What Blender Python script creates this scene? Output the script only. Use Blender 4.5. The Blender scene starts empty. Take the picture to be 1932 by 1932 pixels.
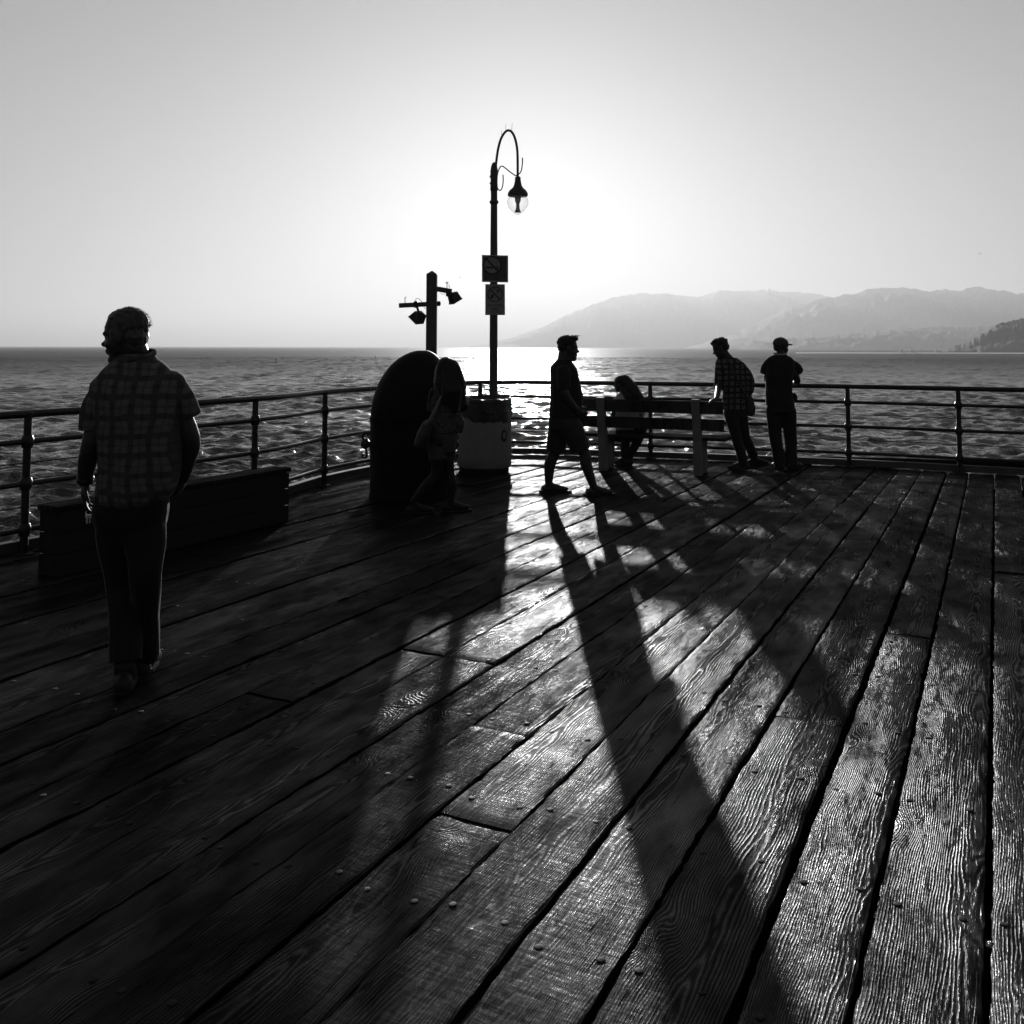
import bpy, bmesh, math, random
import numpy as np
from mathutils import Vector, Matrix

sc = bpy.context.scene
C = sc.collection
R = math.radians
random.seed(7)

# ------------------------------------------------------------------ camera
cam_d = bpy.data.cameras.new("camera")
cam = bpy.data.objects.new("camera", cam_d)
C.objects.link(cam)
cam.location = (0, 0, 1.6)
cam.rotation_euler = (R(93.8), R(-0.10), 0)
cam_d.sensor_width = 36
cam_d.lens = 36 * 1800 / 1932
cam_d.shift_y = -(966 - 535) / 1932
cam_d.clip_start = 0.05
cam_d.clip_end = 120000
sc.camera = cam

# ------------------------------------------------------------------ sky, sun, exposure
SUN_EL, SUN_AZ = 8.1, 0.4            # degrees; azimuth to the right of +Y
world = bpy.data.worlds.new("World")
sc.world = world
world.use_nodes = True
wn, wl = world.node_tree.nodes, world.node_tree.links
wn.clear()
sky = wn.new("ShaderNodeTexSky")
sky.sky_type = 'NISHITA'
sky.sun_disc = False
sky.sun_elevation = R(SUN_EL)
sky.sun_rotation = R(SUN_AZ)
sky.altitude = 0
sky.air_density = 2.6
sky.dust_density = 0.8
sky.ozone_density = 1.0
bw = wn.new("ShaderNodeRGBToBW")       # a black and white photograph
bg = wn.new("ShaderNodeBackground")
bg.inputs["Strength"].default_value = 0.05
wo = wn.new("ShaderNodeOutputWorld")
wl.new(sky.outputs[0], bw.inputs[0])
wl.new(bw.outputs[0], bg.inputs[0])
wl.new(bg.outputs[0], wo.inputs[0])

sun_d = bpy.data.lights.new("sun", 'SUN')
sun_d.energy = 5.0
sun_d.angle = R(0.55)
sun = bpy.data.objects.new("sun", sun_d)
C.objects.link(sun)
sdir = Vector((math.sin(R(SUN_AZ)) * math.cos(R(SUN_EL)), math.cos(R(SUN_AZ)) * math.cos(R(SUN_EL)), math.sin(R(SUN_EL))))
sun.rotation_euler = (-sdir).to_track_quat('-Z', 'Y').to_euler()
sun.location = sdir * 60

sc.view_settings.view_transform = 'Standard'
sc.view_settings.look = 'None'
sc.view_settings.exposure = 0.85
sc.view_settings.gamma = 1.0
sc.view_settings.use_curve_mapping = False
sc.render.engine = 'CYCLES'
sc.cycles.max_bounces = 8
sc.cycles.volume_bounces = 5
sc.cycles.caustics_reflective = False
sc.cycles.caustics_refractive = False

# ------------------------------------------------------------------ helpers
def tag(o, label=None, cat=None, group=None, kind=None):
    if label: o["label"] = label
    if cat: o["category"] = cat
    if group: o["group"] = group
    if kind: o["kind"] = kind
    return o

def empty(name, loc=(0, 0, 0), rz=0.0, parent=None):
    o = bpy.data.objects.new(name, None)
    o.location = loc
    o.rotation_euler = (0, 0, rz)
    o.empty_display_size = 0.2
    C.objects.link(o)
    if parent: o.parent = parent
    return o

class MB:
    """collects shapes, builds ONE mesh object"""
    def __init__(s):
        s.v, s.f = [], []
    def add(s, vs, fs):
        n = len(s.v)
        s.v += [tuple(p) for p in vs]
        s.f += [tuple(i + n for i in f) for f in fs]
        return s
    def box(s, c, size, rz=0.0, M=None):
        hx, hy, hz = [a / 2 for a in size]
        pts = [Vector((x, y, z)) for z in (-hz, hz) for y in (-hy, hy) for x in (-hx, hx)]
        m = Matrix.Translation(c) @ Matrix.Rotation(rz, 4, 'Z')
        if M is not None: m = Matrix.Translation(c) @ M.to_4x4()
        return s.add([m @ p for p in pts], [(0, 2, 3, 1), (4, 5, 7, 6), (0, 1, 5, 4), (1, 3, 7, 5), (3, 2, 6, 7), (2, 0, 4, 6)])
    def bar(s, p0, p1, w, h, up=(0, 0, 1)):
        p0, p1 = Vector(p0), Vector(p1)
        d = (p1 - p0)
        L = d.length
        d = d.normalized()
        side = d.cross(Vector(up)).normalized()
        u = side.cross(d).normalized()
        M = Matrix((d, side, u)).transposed()
        return s.box((p0 + p1) / 2, (L, w, h), M=M)
    def tube(s, pts, r, seg=10, closed=False, cap=True):
        pts = [Vector(p) for p in pts]
        n = len(pts)
        rs = r if isinstance(r, (list, tuple)) else [r] * n
        t0 = (pts[1] - pts[0]).normalized()
        a = t0.orthogonal().normalized()
        vs, prev = [], t0
        for i, p in enumerate(pts):
            if i == 0: t = t0
            elif i == n - 1: t = (pts[-1] - pts[-2]).normalized()
            else: t = (pts[i + 1] - pts[i - 1]).normalized()
            q = prev.rotation_difference(t)
            a = (q @ a).normalized()
            prev = t
            b = t.cross(a).normalized()
            for k in range(seg):
                an = 2 * math.pi * k / seg
                vs.append(p + (a * math.cos(an) + b * math.sin(an)) * rs[i])
        fs = []
        for i in range(n - 1):
            for k in range(seg):
                k2 = (k + 1) % seg
                fs.append((i * seg + k, i * seg + k2, (i + 1) * seg + k2, (i + 1) * seg + k))
        if cap:
            fs.append(tuple(range(seg))[::-1])
            fs.append(tuple((n - 1) * seg + k for k in range(seg)))
        return s.add(vs, fs)
    def lathe(s, prof, c=(0, 0, 0), seg=24, M=None):
        vs, fs = [], []
        c = Vector(c)
        for (r, z) in prof:
            for k in range(seg):
                an = 2 * math.pi * k / seg
                p = Vector((r * math.cos(an), r * math.sin(an), z))
                if M is not None: p = M @ p
                vs.append(c + p)
        n = len(prof)
        for i in range(n - 1):
            for k in range(seg):
                k2 = (k + 1) % seg
                fs.append((i * seg + k, i * seg + k2, (i + 1) * seg + k2, (i + 1) * seg + k))
        fs.append(tuple(range(seg))[::-1])
        fs.append(tuple((n - 1) * seg + k for k in range(seg)))
        return s.add(vs, fs)
    def prism(s, poly, y0, y1):
        """polygon in x,z extruded along y"""
        n = len(poly)
        vs = [(x, y0, z) for x, z in poly] + [(x, y1, z) for x, z in poly]
        fs = [tuple(range(n)), tuple(range(2 * n - 1, n - 1, -1))]
        for i in range(n):
            j = (i + 1) % n
            fs.append((i, i + n, j + n, j))
        return s.add(vs, fs)
    def mesh(s, name, smooth=False):
        me = bpy.data.meshes.new(name)
        me.from_pydata(s.v, [], s.f)
        me.update()
        if smooth:
            me.polygons.foreach_set("use_smooth", [True] * len(me.polygons))
        return me
    def build(s, name, mat, parent=None, smooth=False, bevel=0.0, loc=None, rz=None, auto=None):
        me = s.mesh(name, smooth)
        o = bpy.data.objects.new(name, me)
        C.objects.link(o)
        me.materials.append(mat)
        if parent: o.parent = parent
        if loc is not None: o.location = loc
        if rz is not None: o.rotation_euler = (0, 0, rz)
        bm = bmesh.new()
        bm.from_mesh(me)
        bmesh.ops.recalc_face_normals(bm, faces=bm.faces)
        if bevel:
            bmesh.ops.bevel(bm, geom=[e for e in bm.edges if len(e.link_faces) == 2 and e.calc_face_angle(0) > 0.5],
                            offset=bevel, segments=1, affect='EDGES')
        bm.to_mesh(me)
        bm.free()
        if auto is not None:
            me.polygons.foreach_set("use_smooth", [True] * len(me.polygons))
            me.set_sharp_from_angle(angle=R(auto))
        return o

def np_mesh(name, V, F, mat, parent=None, smooth=True):
    me = bpy.data.meshes.new(name)
    V = np.asarray(V, np.float32)
    F = np.asarray(F, np.int32)
    me.vertices.add(len(V))
    me.vertices.foreach_set("co", V.ravel())
    k = F.shape[1]
    me.loops.add(F.size)
    me.loops.foreach_set("vertex_index", F.ravel())
    me.polygons.add(len(F))
    me.polygons.foreach_set("loop_start", np.arange(0, F.size, k, dtype=np.int32))
    me.polygons.foreach_set("loop_total", np.full(len(F), k, np.int32))
    me.update(calc_edges=True)
    me.validate()
    if smooth:
        me.polygons.foreach_set("use_smooth", [True] * len(me.polygons))
    me.materials.append(mat)
    o = bpy.data.objects.new(name, me)
    C.objects.link(o)
    if parent: o.parent = parent
    return o

def grid_faces(nr, nc):
    i = np.arange(nr - 1)[:, None] * nc + np.arange(nc - 1)[None, :]
    return np.stack([i, i + 1, i + nc + 1, i + nc], -1).reshape(-1, 4)

# ------------------------------------------------------------------ node material helpers
class NT:
    def __init__(s, name):
        s.m = bpy.data.materials.new(name)
        s.m.use_nodes = True
        s.n, s.l = s.m.node_tree.nodes, s.m.node_tree.links
        s.n.clear()
        s.out = s.n.new("ShaderNodeOutputMaterial")
    def node(s, t, **kw):
        n = s.n.new(t)
        for k, v in kw.items(): setattr(n, k, v)
        return n
    def put(s, sock, v):
        if hasattr(v, "is_linked") or hasattr(v, "links"): s.l.new(v, sock)
        elif v is not None: sock.default_value = v
    def math(s, op, a, b=None, c=None, clamp=False):
        n = s.n.new("ShaderNodeMath")
        n.operation = op
        n.use_clamp = clamp
        s.put(n.inputs[0], a)
        if b is not None: s.put(n.inputs[1], b)
        if c is not None: s.put(n.inputs[2], c)
        return n.outputs[0]
    def vmath(s, op, a, b=None, scale=None):
        n = s.n.new("ShaderNodeVectorMath")
        n.operation = op
        s.put(n.inputs[0], a)
        if b is not None: s.put(n.inputs[1], b)
        if scale is not None: s.put(n.inputs["Scale"], scale)
        return n.outputs[0]
    def noise(s, vec, scale=1.0, detail=2.0, rough=0.5, dist=0.0):
        n = s.n.new("ShaderNodeTexNoise")
        s.put(n.inputs["Vector"], vec)
        n.inputs["Scale"].default_value = scale
        n.inputs["Detail"].default_value = detail
        n.inputs["Roughness"].default_value = rough
        n.inputs["Distortion"].default_value = dist
        return n.outputs[0]
    def ramp(s, v, a, b, lo=0.0, hi=1.0, smooth=False):
        n = s.n.new("ShaderNodeMapRange")
        if smooth: n.interpolation_type = 'SMOOTHSTEP'
        s.put(n.inputs[0], v)
        for k, x in zip((1, 2, 3, 4), (a, b, lo, hi)): s.put(n.inputs[k], x)
        return n.outputs[0]
    def grey(s, v):
        n = s.n.new("ShaderNodeCombineColor")
        for k in range(3): s.put(n.inputs[k], v)
        return n.outputs[0]
    def bsdf(s, base=0.1, rough=0.5, metal=0.0, spec=0.5, normal=None, ior=None, **kw):
        b = s.n.new("ShaderNodeBsdfPrincipled")
        if hasattr(base, "is_linked"): s.put(b.inputs["Base Color"], s.grey(base))
        else: b.inputs["Base Color"].default_value = (base, base, base, 1)
        s.put(b.inputs["Roughness"], rough)
        s.put(b.inputs["Metallic"], metal)
        s.put(b.inputs["Specular IOR Level"], spec)
        if ior: b.inputs["IOR"].default_value = ior
        if normal is not None: s.put(b.inputs["Normal"], normal)
        for k, v in kw.items(): s.put(b.inputs[k], v)
        s.l.new(b.outputs[0], s.out.inputs[0])
        return b
    def bump(s, h, dist=0.01, strength=1.0, normal=None):
        n = s.n.new("ShaderNodeBump")
        n.inputs["Strength"].default_value = strength
        s.put(n.inputs["Distance"], dist)
        s.put(n.inputs["Height"], h)
        if normal is not None: s.put(n.inputs["Normal"], normal)
        return n.outputs[0]
    def coord(s, which="Object"):
        return s.n.new("ShaderNodeTexCoord").outputs[which]

def simple_mat(name, base, rough=0.5, spec=0.5, metal=0.0, var=0.25, scale=9.0, bump=0.0, bscale=60.0, sheen=0.0):
    t = NT(name)
    co = t.coord()
    n = t.noise(co, scale, 4, 0.6)
    b = t.math('MULTIPLY', t.ramp(n, 0.25, 0.75, 1 - var, 1 + var), base)
    nr = None
    if bump:
        nr = t.bump(t.noise(co, bscale, 4, 0.6), bump, 1.0)
    t.bsdf(b, t.ramp(n, 0.3, 0.7, max(rough - .12, .05), min(rough + .12, 1)), metal, spec, nr, **({'Sheen Weight': sheen, 'Sheen Roughness': 0.35} if sheen else {}))
    return t.m

# ------------------------------------------------------------------ materials
def wood_mat(name, base=0.05, rings=148.0, dist=0.0035, gloss=0.03):
    """sawn, weathered board: rings round an off-centre pith, knots, fibre, checks; x runs along the board"""
    t = NT(name)
    co = t.coord()
    rnd = t.node("ShaderNodeObjectInfo").outputs["Random"]
    rnd2 = t.math('FRACT', t.math('MULTIPLY', rnd, 7.31))
    rnd3 = t.math('FRACT', t.math('MULTIPLY', rnd, 23.7))
    off = t.node("ShaderNodeCombineXYZ")
    t.put(off.inputs[0], t.math('MULTIPLY', rnd, 91.0))
    t.put(off.inputs[1], t.math('MULTIPLY', rnd2, 57.0))
    t.put(off.inputs[2], t.math('MULTIPLY', rnd3, 33.0))
    P = t.vmath('ADD', co, off.outputs[0])
    sep = t.node("ShaderNodeSeparateXYZ")
    t.put(sep.inputs[0], co)
    y = sep.outputs[1]
    # slow wander of the pith
    w1 = t.noise(t.vmath('MULTIPLY', P, (0.9, 2.5, 0.0)), 1.0, 2.0, 0.5)
    w2 = t.noise(t.vmath('ADD', t.vmath('MULTIPLY', P, (0.6, 1.2, 0.0)), (31.0, 5.0, 9.0)), 1.0, 2.0, 0.45)
    # knots
    vo = t.node("ShaderNodeTexVoronoi", voronoi_dimensions='2D', feature='F1')
    t.put(vo.inputs["Vector"], t.vmath('MULTIPLY', P, (1.55, 2.9, 0.0)))
    vo.inputs["Scale"].default_value = 1.0
    vo.inputs["Randomness"].default_value = 1.0
    vd = vo.outputs["Distance"]
    keep = t.node("ShaderNodeSeparateColor")
    t.put(keep.inputs[0], vo.outputs["Color"])
    ve = t.node("ShaderNodeTexVoronoi", voronoi_dimensions='2D', feature='DISTANCE_TO_EDGE')
    t.put(ve.inputs["Vector"], t.vmath('MULTIPLY', P, (1.55, 2.9, 0.0)))
    ve.inputs["Scale"].default_value = 1.0
    ve.inputs["Randomness"].default_value = 1.0
    inner = t.ramp(ve.outputs["Distance"], 0.0, 0.16, 0.0, 1.0, smooth=True)
    has = t.math('GREATER_THAN', keep.outputs[0], 0.52)
    has = t.math('MULTIPLY', has, inner)
    ksz = t.ramp(keep.outputs[1], 0, 1, 0.07, 0.16)
    q = t.math('DIVIDE', vd, ksz)
    kn = t.math('MULTIPLY', t.math('EXPONENT', t.math('MULTIPLY', t.math('MULTIPLY', q, q), -1.0)), has)
    kn_w = t.math('MULTIPLY', t.math('EXPONENT', t.math('MULTIPLY', t.math('MULTIPLY', q, q), -0.42)), has)
    # ring coordinate
    yy = t.math('ADD', y, t.math('MULTIPLY', t.math('SUBTRACT', rnd2, 0.5), 0.26))
    yy = t.math('ADD', yy, t.math('MULTIPLY', t.math('SUBTRACT', w1, 0.5), 0.10))
    zz = t.math('ADD', t.math('ADD', 0.02, t.math('MULTIPLY', rnd3, 0.06)), t.math('MULTIPLY', t.math('SUBTRACT', w2, 0.5), 0.12))
    rr = t.math('SQRT', t.math('ADD', t.math('MULTIPLY', yy, yy), t.math('MULTIPLY', zz, zz)))
    rr = t.math('ADD', rr, t.math('MULTIPLY', kn_w, 0.038))
    med = t.noise(t.vmath('MULTIPLY', P, (2.6, 11.0, 1.0)), 1.0, 3.0, 0.55)
    rr = t.math('ADD', rr, t.math('MULTIPLY', t.math('SUBTRACT', med, 0.5), 0.03))
    fine = t.noise(t.vmath('MULTIPLY', P, (5.0, 40.0, 1.0)), 1.0, 3.0, 0.6)
    ph = t.math('ADD', t.math('MULTIPLY', t.math('MULTIPLY', rr, rings * 2 * math.pi), t.ramp(rnd3, 0, 1, 0.62, 1.25)), t.math('MULTIPLY', fine, 3.6))
    ring = t.math('POWER', t.ramp(t.math('SINE', ph), -1, 1, 0, 1), 1.6)
    fib = t.noise(t.vmath('MULTIPLY', P, (9.0, 330.0, 1.0)), 1.0, 3.0, 0.65)
    # checks: long dark splits
    ck = t.noise(t.vmath('MULTIPLY', P, (1.3, 55.0, 1.0)), 1.0, 2.0, 0.4)
    check = t.ramp(t.math('ABSOLUTE', t.math('SUBTRACT', ck, 0.5)), 0.0, 0.012, 0.0, 1.0)
    ckm = t.ramp(t.noise(t.vmath('MULTIPLY', P, (2.0, 5.0, 1.0)), 1.0, 1.0), 0.52, 0.62, 0, 1)
    check = t.math('SUBTRACT', 1.0, t.math('MULTIPLY', t.math('SUBTRACT', 1.0, check), ckm))
    wear = t.noise(t.vmath('MULTIPLY', P, (3.5, 9.0, 1.0)), 1.0, 4.0, 0.6)       # hollows and foot wear
    amp = t.ramp(t.noise(t.vmath('MULTIPLY', P, (1.2, 6.0, 1.0)), 1.0, 2.0), 0.3, 0.7, 0.35, 1.15)
    amp = t.math('MULTIPLY', amp, t.ramp(rnd2, 0, 1, 0.18, 1.3))
    amp = t.math('MULTIPLY', amp, t.ramp(wear, 0.35, 0.65, 1.25, 0.55))
    amp = t.math('MULTIPLY', amp, t.ramp(t.noise(t.vmath('MULTIPLY', P, (7.0, 34.0, 1.0)), 1.0, 3.0, 0.6), 0.32, 0.68, 0.1, 1.5))
    cross = t.noise(t.vmath('MULTIPLY', P, (55.0, 9.0, 1.0)), 1.0, 2.0, 0.5)      # saw and scuff marks across
    h = t.math('MULTIPLY', t.math('MULTIPLY', ring, amp), 0.52)
    h = t.math('ADD', h, t.math('MULTIPLY', fib, 0.45))
    h = t.math('ADD', h, t.math('MULTIPLY', wear, 2.2))
    h = t.math('ADD', h, t.math('MULTIPLY', cross, 0.30))
    h = t.math('ADD', h, t.math('MULTIPLY', kn, 1.1))
    h = t.math('ADD', h, t.math('MULTIPLY', check, 0.9))
    nrm = t.bump(h, dist, 1.0)
    col = t.math('MULTIPLY', t.ramp(ring, 0, 1, 0.55, 1.25), t.ramp(rnd3, 0, 1, 0.7, 1.35))
    col = t.math('MULTIPLY', col, t.ramp(wear, 0.25, 0.75, 0.7, 1.3))
    col = t.math('MULTIPLY', col, t.ramp(check, 0, 1, 0.25, 1.0))
    col = t.math('MULTIPLY', col, t.ramp(kn, 0, 1, 1.0, 0.6))
    col = t.math('MULTIPLY', col, base)
    ro = t.math('ADD', t.ramp(ring, 0, 1, 0.38, 0.22), t.ramp(wear, 0.3, 0.7, 0.06, -0.06))
    ro = t.math('ADD', ro, t.ramp(kn, 0, 1, 0, -0.08), clamp=True)
    gl = t.math('MULTIPLY', t.ramp(check, 0, 1, 0.1, 1.0), t.ramp(ring, 0, 1, 0.4, 1.25))
    gl = t.math('MULTIPLY', gl, t.ramp(wear, 0.25, 0.75, 0.4, 1.6))
    stain = t.noise(t.vmath('MULTIPLY', P, (1.1, 2.2, 1.0)), 1.0, 4.0, 0.6, 0.5)
    gl = t.math('MULTIPLY', gl, t.ramp(stain, 0.3, 0.62, 0.45, 1.25))
    gl = t.math('MULTIPLY', gl, t.ramp(rnd, 0, 1, 0.7, 1.3))
    gl = t.math('MULTIPLY', gl, gloss)
    df = t.node("ShaderNodeBsdfDiffuse")
    gs = t.node("ShaderNodeBsdfGlossy")
    t.put(df.inputs["Color"], t.grey(col)); t.put(df.inputs["Normal"], nrm)
    t.put(gs.inputs["Color"], t.grey(gl)); t.put(gs.inputs["Roughness"], ro); t.put(gs.inputs["Normal"], nrm)
    g2 = t.node("ShaderNodeBsdfGlossy")
    t.put(g2.inputs["Color"], t.grey(t.math('MULTIPLY', gl, 0.25))); t.put(g2.inputs["Roughness"], 0.58); t.put(g2.inputs["Normal"], nrm)
    a0 = t.node("ShaderNodeAddShader")
    t.l.new(df.outputs[0], a0.inputs[0]); t.l.new(g2.outputs[0], a0.inputs[1])
    ad = t.node("ShaderNodeAddShader")
    t.l.new(a0.outputs[0], ad.inputs[0]); t.l.new(gs.outputs[0], ad.inputs[1])
    t.l.new(ad.outputs[0], t.out.inputs[0])
    return t.m

M = {}
M['plank'] = wood_mat("weathered_plank", 0.004, gloss=0.034, dist=0.0042)
M['bench_wood'] = wood_mat("bench_wood", 0.012, dist=0.0015, gloss=0.02)
M['bench_white'] = simple_mat("white_painted_timber", 0.10, 0.6, 0.3, bump=0.001, bscale=40)
M['box_wood'] = wood_mat("box_wood", 0.012, dist=0.0015, gloss=0.02)
M['post_wood'] = simple_mat("dark_post_timber", 0.045, 0.7, 0.25, bump=0.002, bscale=25)
M['iron'] = simple_mat("black_painted_iron", 0.010, 0.38, 0.25, bump=0.0006, bscale=70)
M['lamp_iron'] = simple_mat("lamp_iron", 0.03, 0.5, 0.35, bump=0.0006, bscale=70)
M['steel_dark'] = simple_mat("dark_rusty_steel", 0.006, 0.7, 0.08, var=0.5, bump=0.002, bscale=35)
M['box_side'] = simple_mat("tarred_box_side", 0.012, 0.8, 0.1, bump=0.001, bscale=50)
M['under'] = simple_mat("tarred_beam", 0.012, 0.9, 0.1)
M['nail'] = simple_mat("worn_nail", 0.008, 0.7, 0.1)

def sea_mat():
    t = NT("sea_water")
    P = t.node("ShaderNodeNewGeometry").outputs["Position"]
    P2 = t.vmath('MULTIPLY', P, (1.0, 1.0, 0.0))
    big = t.noise(t.vmath('MULTIPLY', P2, (0.045, 0.075, 0)), 1.0, 3.0, 0.55)
    a = t.noise(t.vmath('MULTIPLY', P2, (0.35, 0.75, 0)), 1.0, 4.0, 0.55, 0.4)
    b = t.noise(t.vmath('MULTIPLY', P2, (1.7, 3.1, 0)), 1.0, 4.0, 0.6, 0.6)
    h = t.math('ADD', t.math('MULTIPLY', a, 0.9), t.math('MULTIPLY', b, 0.30))
    h = t.math('ADD', h, t.math('MULTIPLY', big, 2.5))
    d = t.node("ShaderNodeVectorMath", operation='LENGTH')
    t.put(d.inputs[0], P2)
    dist = d.outputs["Value"]
    n = t.bump(h, t.ramp(dist, 60, 500, 0.75, 0.12), 1.0)
    t.bsdf(0.010, t.ramp(dist, 60, 650, 0.06, 0.60), 0.0, t.ramp(dist, 150, 800, 0.5, 0.04), n, ior=1.333)
    return t.m
M['sea'] = sea_mat()
M['hill'] = simple_mat("scrub_hillside", 0.09, 0.95, 0.05, scale=0.01, var=0.4)
M['sand'] = simple_mat("pale_sand", 0.55, 0.9, 0.1)

# ------------------------------------------------------------------ sea
SEA = -6.5
def build_sea():
    rng = np.random.default_rng(3)
    rad = np.concatenate([[6.0, 14.0], np.geomspace(26, 210, 680), np.arange(210.65, 760, 0.9), np.geomspace(800, 40000, 40)])
    ang = np.concatenate([np.radians(np.linspace(-200, -34, 24))[:-1], np.radians(np.linspace(-34, 34, 370)), np.radians(np.linspace(34, 160, 24))[1:]])
    Rr, A = np.meshgrid(rad, ang, indexing='ij')
    X, Y = Rr * np.sin(A), Rr * np.cos(A)
    Z = np.zeros_like(X)
    cell = np.maximum(np.gradient(rad)[:, None], Rr * np.radians(68 / 370) * 0.4)
    DX, DY = np.zeros_like(X), np.zeros_like(X)
    for k in range(120):
        L = 0.55 * (7 / 0.55) ** rng.random()
        th = R(-90) + rng.normal(0, 0.62) + 0.25          # running mostly towards the pier
        kx, ky = math.cos(th) * 2 * math.pi / L, math.sin(th) * 2 * math.pi / L
        amp = 0.0108 * L ** 0.70 * rng.uniform(0.5, 1.2)
        fade = np.clip((L / cell - 2.2) / 2.2, 0, 1)
        p = kx * X + ky * Y + rng.uniform(0, 6.28)
        s, c = np.sin(p), np.cos(p)
        Z += amp * fade * c
        DX -= 0.8 * amp * fade * s * math.cos(th)
        DY -= 0.8 * amp * fade * s * math.sin(th)
    gust = 0.75 + 0.5 * (0.5 + 0.5 * np.sin(X * 0.05 + 1.7 * np.sin(Y * 0.021)) * np.sin(Y * 0.033 + np.sin(X * 0.04)))
    Z *= gust; DX *= gust; DY *= gust
    front = (np.abs(A) < R(33.9))
    Z *= front; DX *= front; DY *= front
    V = np.stack([X + DX, Y + DY, Z + SEA], -1).reshape(-1, 3)
    nc = len(ang)
    F = grid_faces(len(rad), nc)
    # close the ring and the middle
    i = np.arange(len(rad) - 1) * nc
    F = np.concatenate([F, np.stack([i + nc - 1, i, i + nc, i + 2 * nc - 1], -1)])
    o = np_mesh("sea", V, F[:, ::-1], M['sea'])
    tag(o, kind="structure")
build_sea()

# ------------------------------------------------------------------ hills across the bay
def interp(pts, x):
    xs, ys = zip(*pts)
    return np.interp(x, xs, ys)
def vnoise(x, seed, octs=((1, 1.0),)):
    rng = np.random.default_rng(seed)
    out = np.zeros_like(x, float)
    for f, a in octs:
        tab = rng.uniform(-1, 1, 4096)
        i = np.floor(x * f).astype(int)
        u = x * f - i
        u = u * u * (3 - 2 * u)
        out += a * (tab[i % 4096] * (1 - u) + tab[(i + 1) % 4096] * u)
    return out
def vnoise2(x, y, seed):
    tab = np.random.default_rng(seed).uniform(-1, 1, (256, 256))
    i, j = np.floor(x).astype(int), np.floor(y).astype(int)
    u, v = x - i, y - j
    u, v = u * u * (3 - 2 * u), v * v * (3 - 2 * v)
    g = lambda a, b: tab[a % 256, b % 256]
    return (g(i, j) * (1 - u) + g(i + 1, j) * u) * (1 - v) + (g(i, j + 1) * (1 - u) + g(i + 1, j + 1) * u) * v
def hills(name, D, crest, rough, seed, front=0.75, tree=0.0, recede=0.0):
    """crest: list of (tangent of azimuth, tangent of elevation); a real ridge at distance D"""
    a0, a1 = crest[0][0], crest[-1][0]
    n = 520
    ta = np.linspace(a0, a1, n)
    te = interp(crest, ta)
    D0, far = D, 1 + recede * (a1 - ta) / (a1 - a0)          # the coast runs away towards the left
    D = D0 * far
    H = te * D + 1.6 + D * rough * vnoise(ta * 60, seed, ((1, .5), (3, .35), (9, .3), (25, .2)))
    if tree: H += tree * np.abs(vnoise(ta * 900, seed + 5, ((1, .6), (2.7, .5))))
    rows = []
    m = 40
    for j in range(m):
        u = j / (m - 1)
        if u <= 0.62:
            v = u / 0.62
            d = D * (front + (1 - front) * v)
            prof = v ** 0.75
        else:
            v = (u - 0.62) / 0.38
            d = D * (1 + 0.25 * v)
            prof = 1 - v
        yj = d / D * 60
        xj = ta * 60
        warp = vnoise2(xj * .5, yj * .5, seed + 30) * 1.5
        bump = sum(a_ * vnoise2((xj + warp) * f_, yj * f_ * .6, seed + 40 + q_) for q_, (f_, a_) in enumerate(((.8, .55), (2.1, .3), (5.3, .16), (12., .08))))
        bump = 0.30 * bump * min(1.0, 4 * prof * (1.02 - prof))
        z = SEA + (H - SEA) * np.clip(prof + bump, 0, 1) - (1.0 if prof == 0 else 0)
        rows.append(np.stack([ta * d, d, z], -1))
    V = np.concatenate(rows)
    o = np_mesh(name, V, grid_faces(m, n)[:, ::-1], M['hill'])
    tag(o, kind="structure")
    return o
def px(pts):    # photograph columns and rows of a ridge line turned into tangents
    return [((x - 966) / 1800, (654.5 - y) / 1800) for x, y in pts]
hills("far_mountains", 12600, px([(820, 664), (900, 652), (970, 636), (1030, 613), (1080, 589), (1120, 573), (1170, 558), (1205, 552), (1250, 553), (1314, 560), (1340, 553), (1362, 547), (1394, 545.5), (1442, 545), (1468, 549), (1506, 549.6), (1538, 553), (1566, 558), (1640, 580), (1750, 610)]), 0.0016, 1, recede=0.3)
hills("mountains", 9800, px([(1270, 662), (1310, 650), (1400, 622), (1480, 584), (1546, 561), (1566, 559), (1598, 554), (1618, 554), (1638, 544), (1694, 541), (1730, 543), (1750, 549.5), (1786, 543.6), (1805, 546), (1850, 536.6), (1886, 545.6), (1903, 546), (1920, 553), (1932, 551), (2050, 560), (2300, 548), (2700, 570)]), 0.0016, 2)
hills("foothills", 5400, px([(1290, 662), (1340, 653), (1420, 643), (1560, 632), (1680, 622), (1760, 617), (1830, 615), (1900, 606), (2050, 590), (2300, 585), (2700, 600)]), 0.0008, 3, 0.8, 6)
hills("headland", 2000, px([(1770, 668), (1790, 656), (1822, 646), (1860, 625), (1886, 610), (1932, 600), (2000, 580), (2200, 560), (2700, 560)]), 0.0005, 4, 0.85, 5)

# ------------------------------------------------------------------ haze
hz = NT("sea_haze")
pv = hz.node("ShaderNodeVolumePrincipled")
pv.inputs["Color"].default_value = (0.45, 0.45, 0.45, 1)
pv.inputs["Density"].default_value = 1.2e-4
pv.inputs["Anisotropy"].default_value = 0.42
hz.l.new(pv.outputs[0], hz.out.inputs["Volume"])
hb = MB().box((0, 0, 431), (86000, 86000, 878)).build("haze", hz.m)
tag(hb, kind="stuff")

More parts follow.
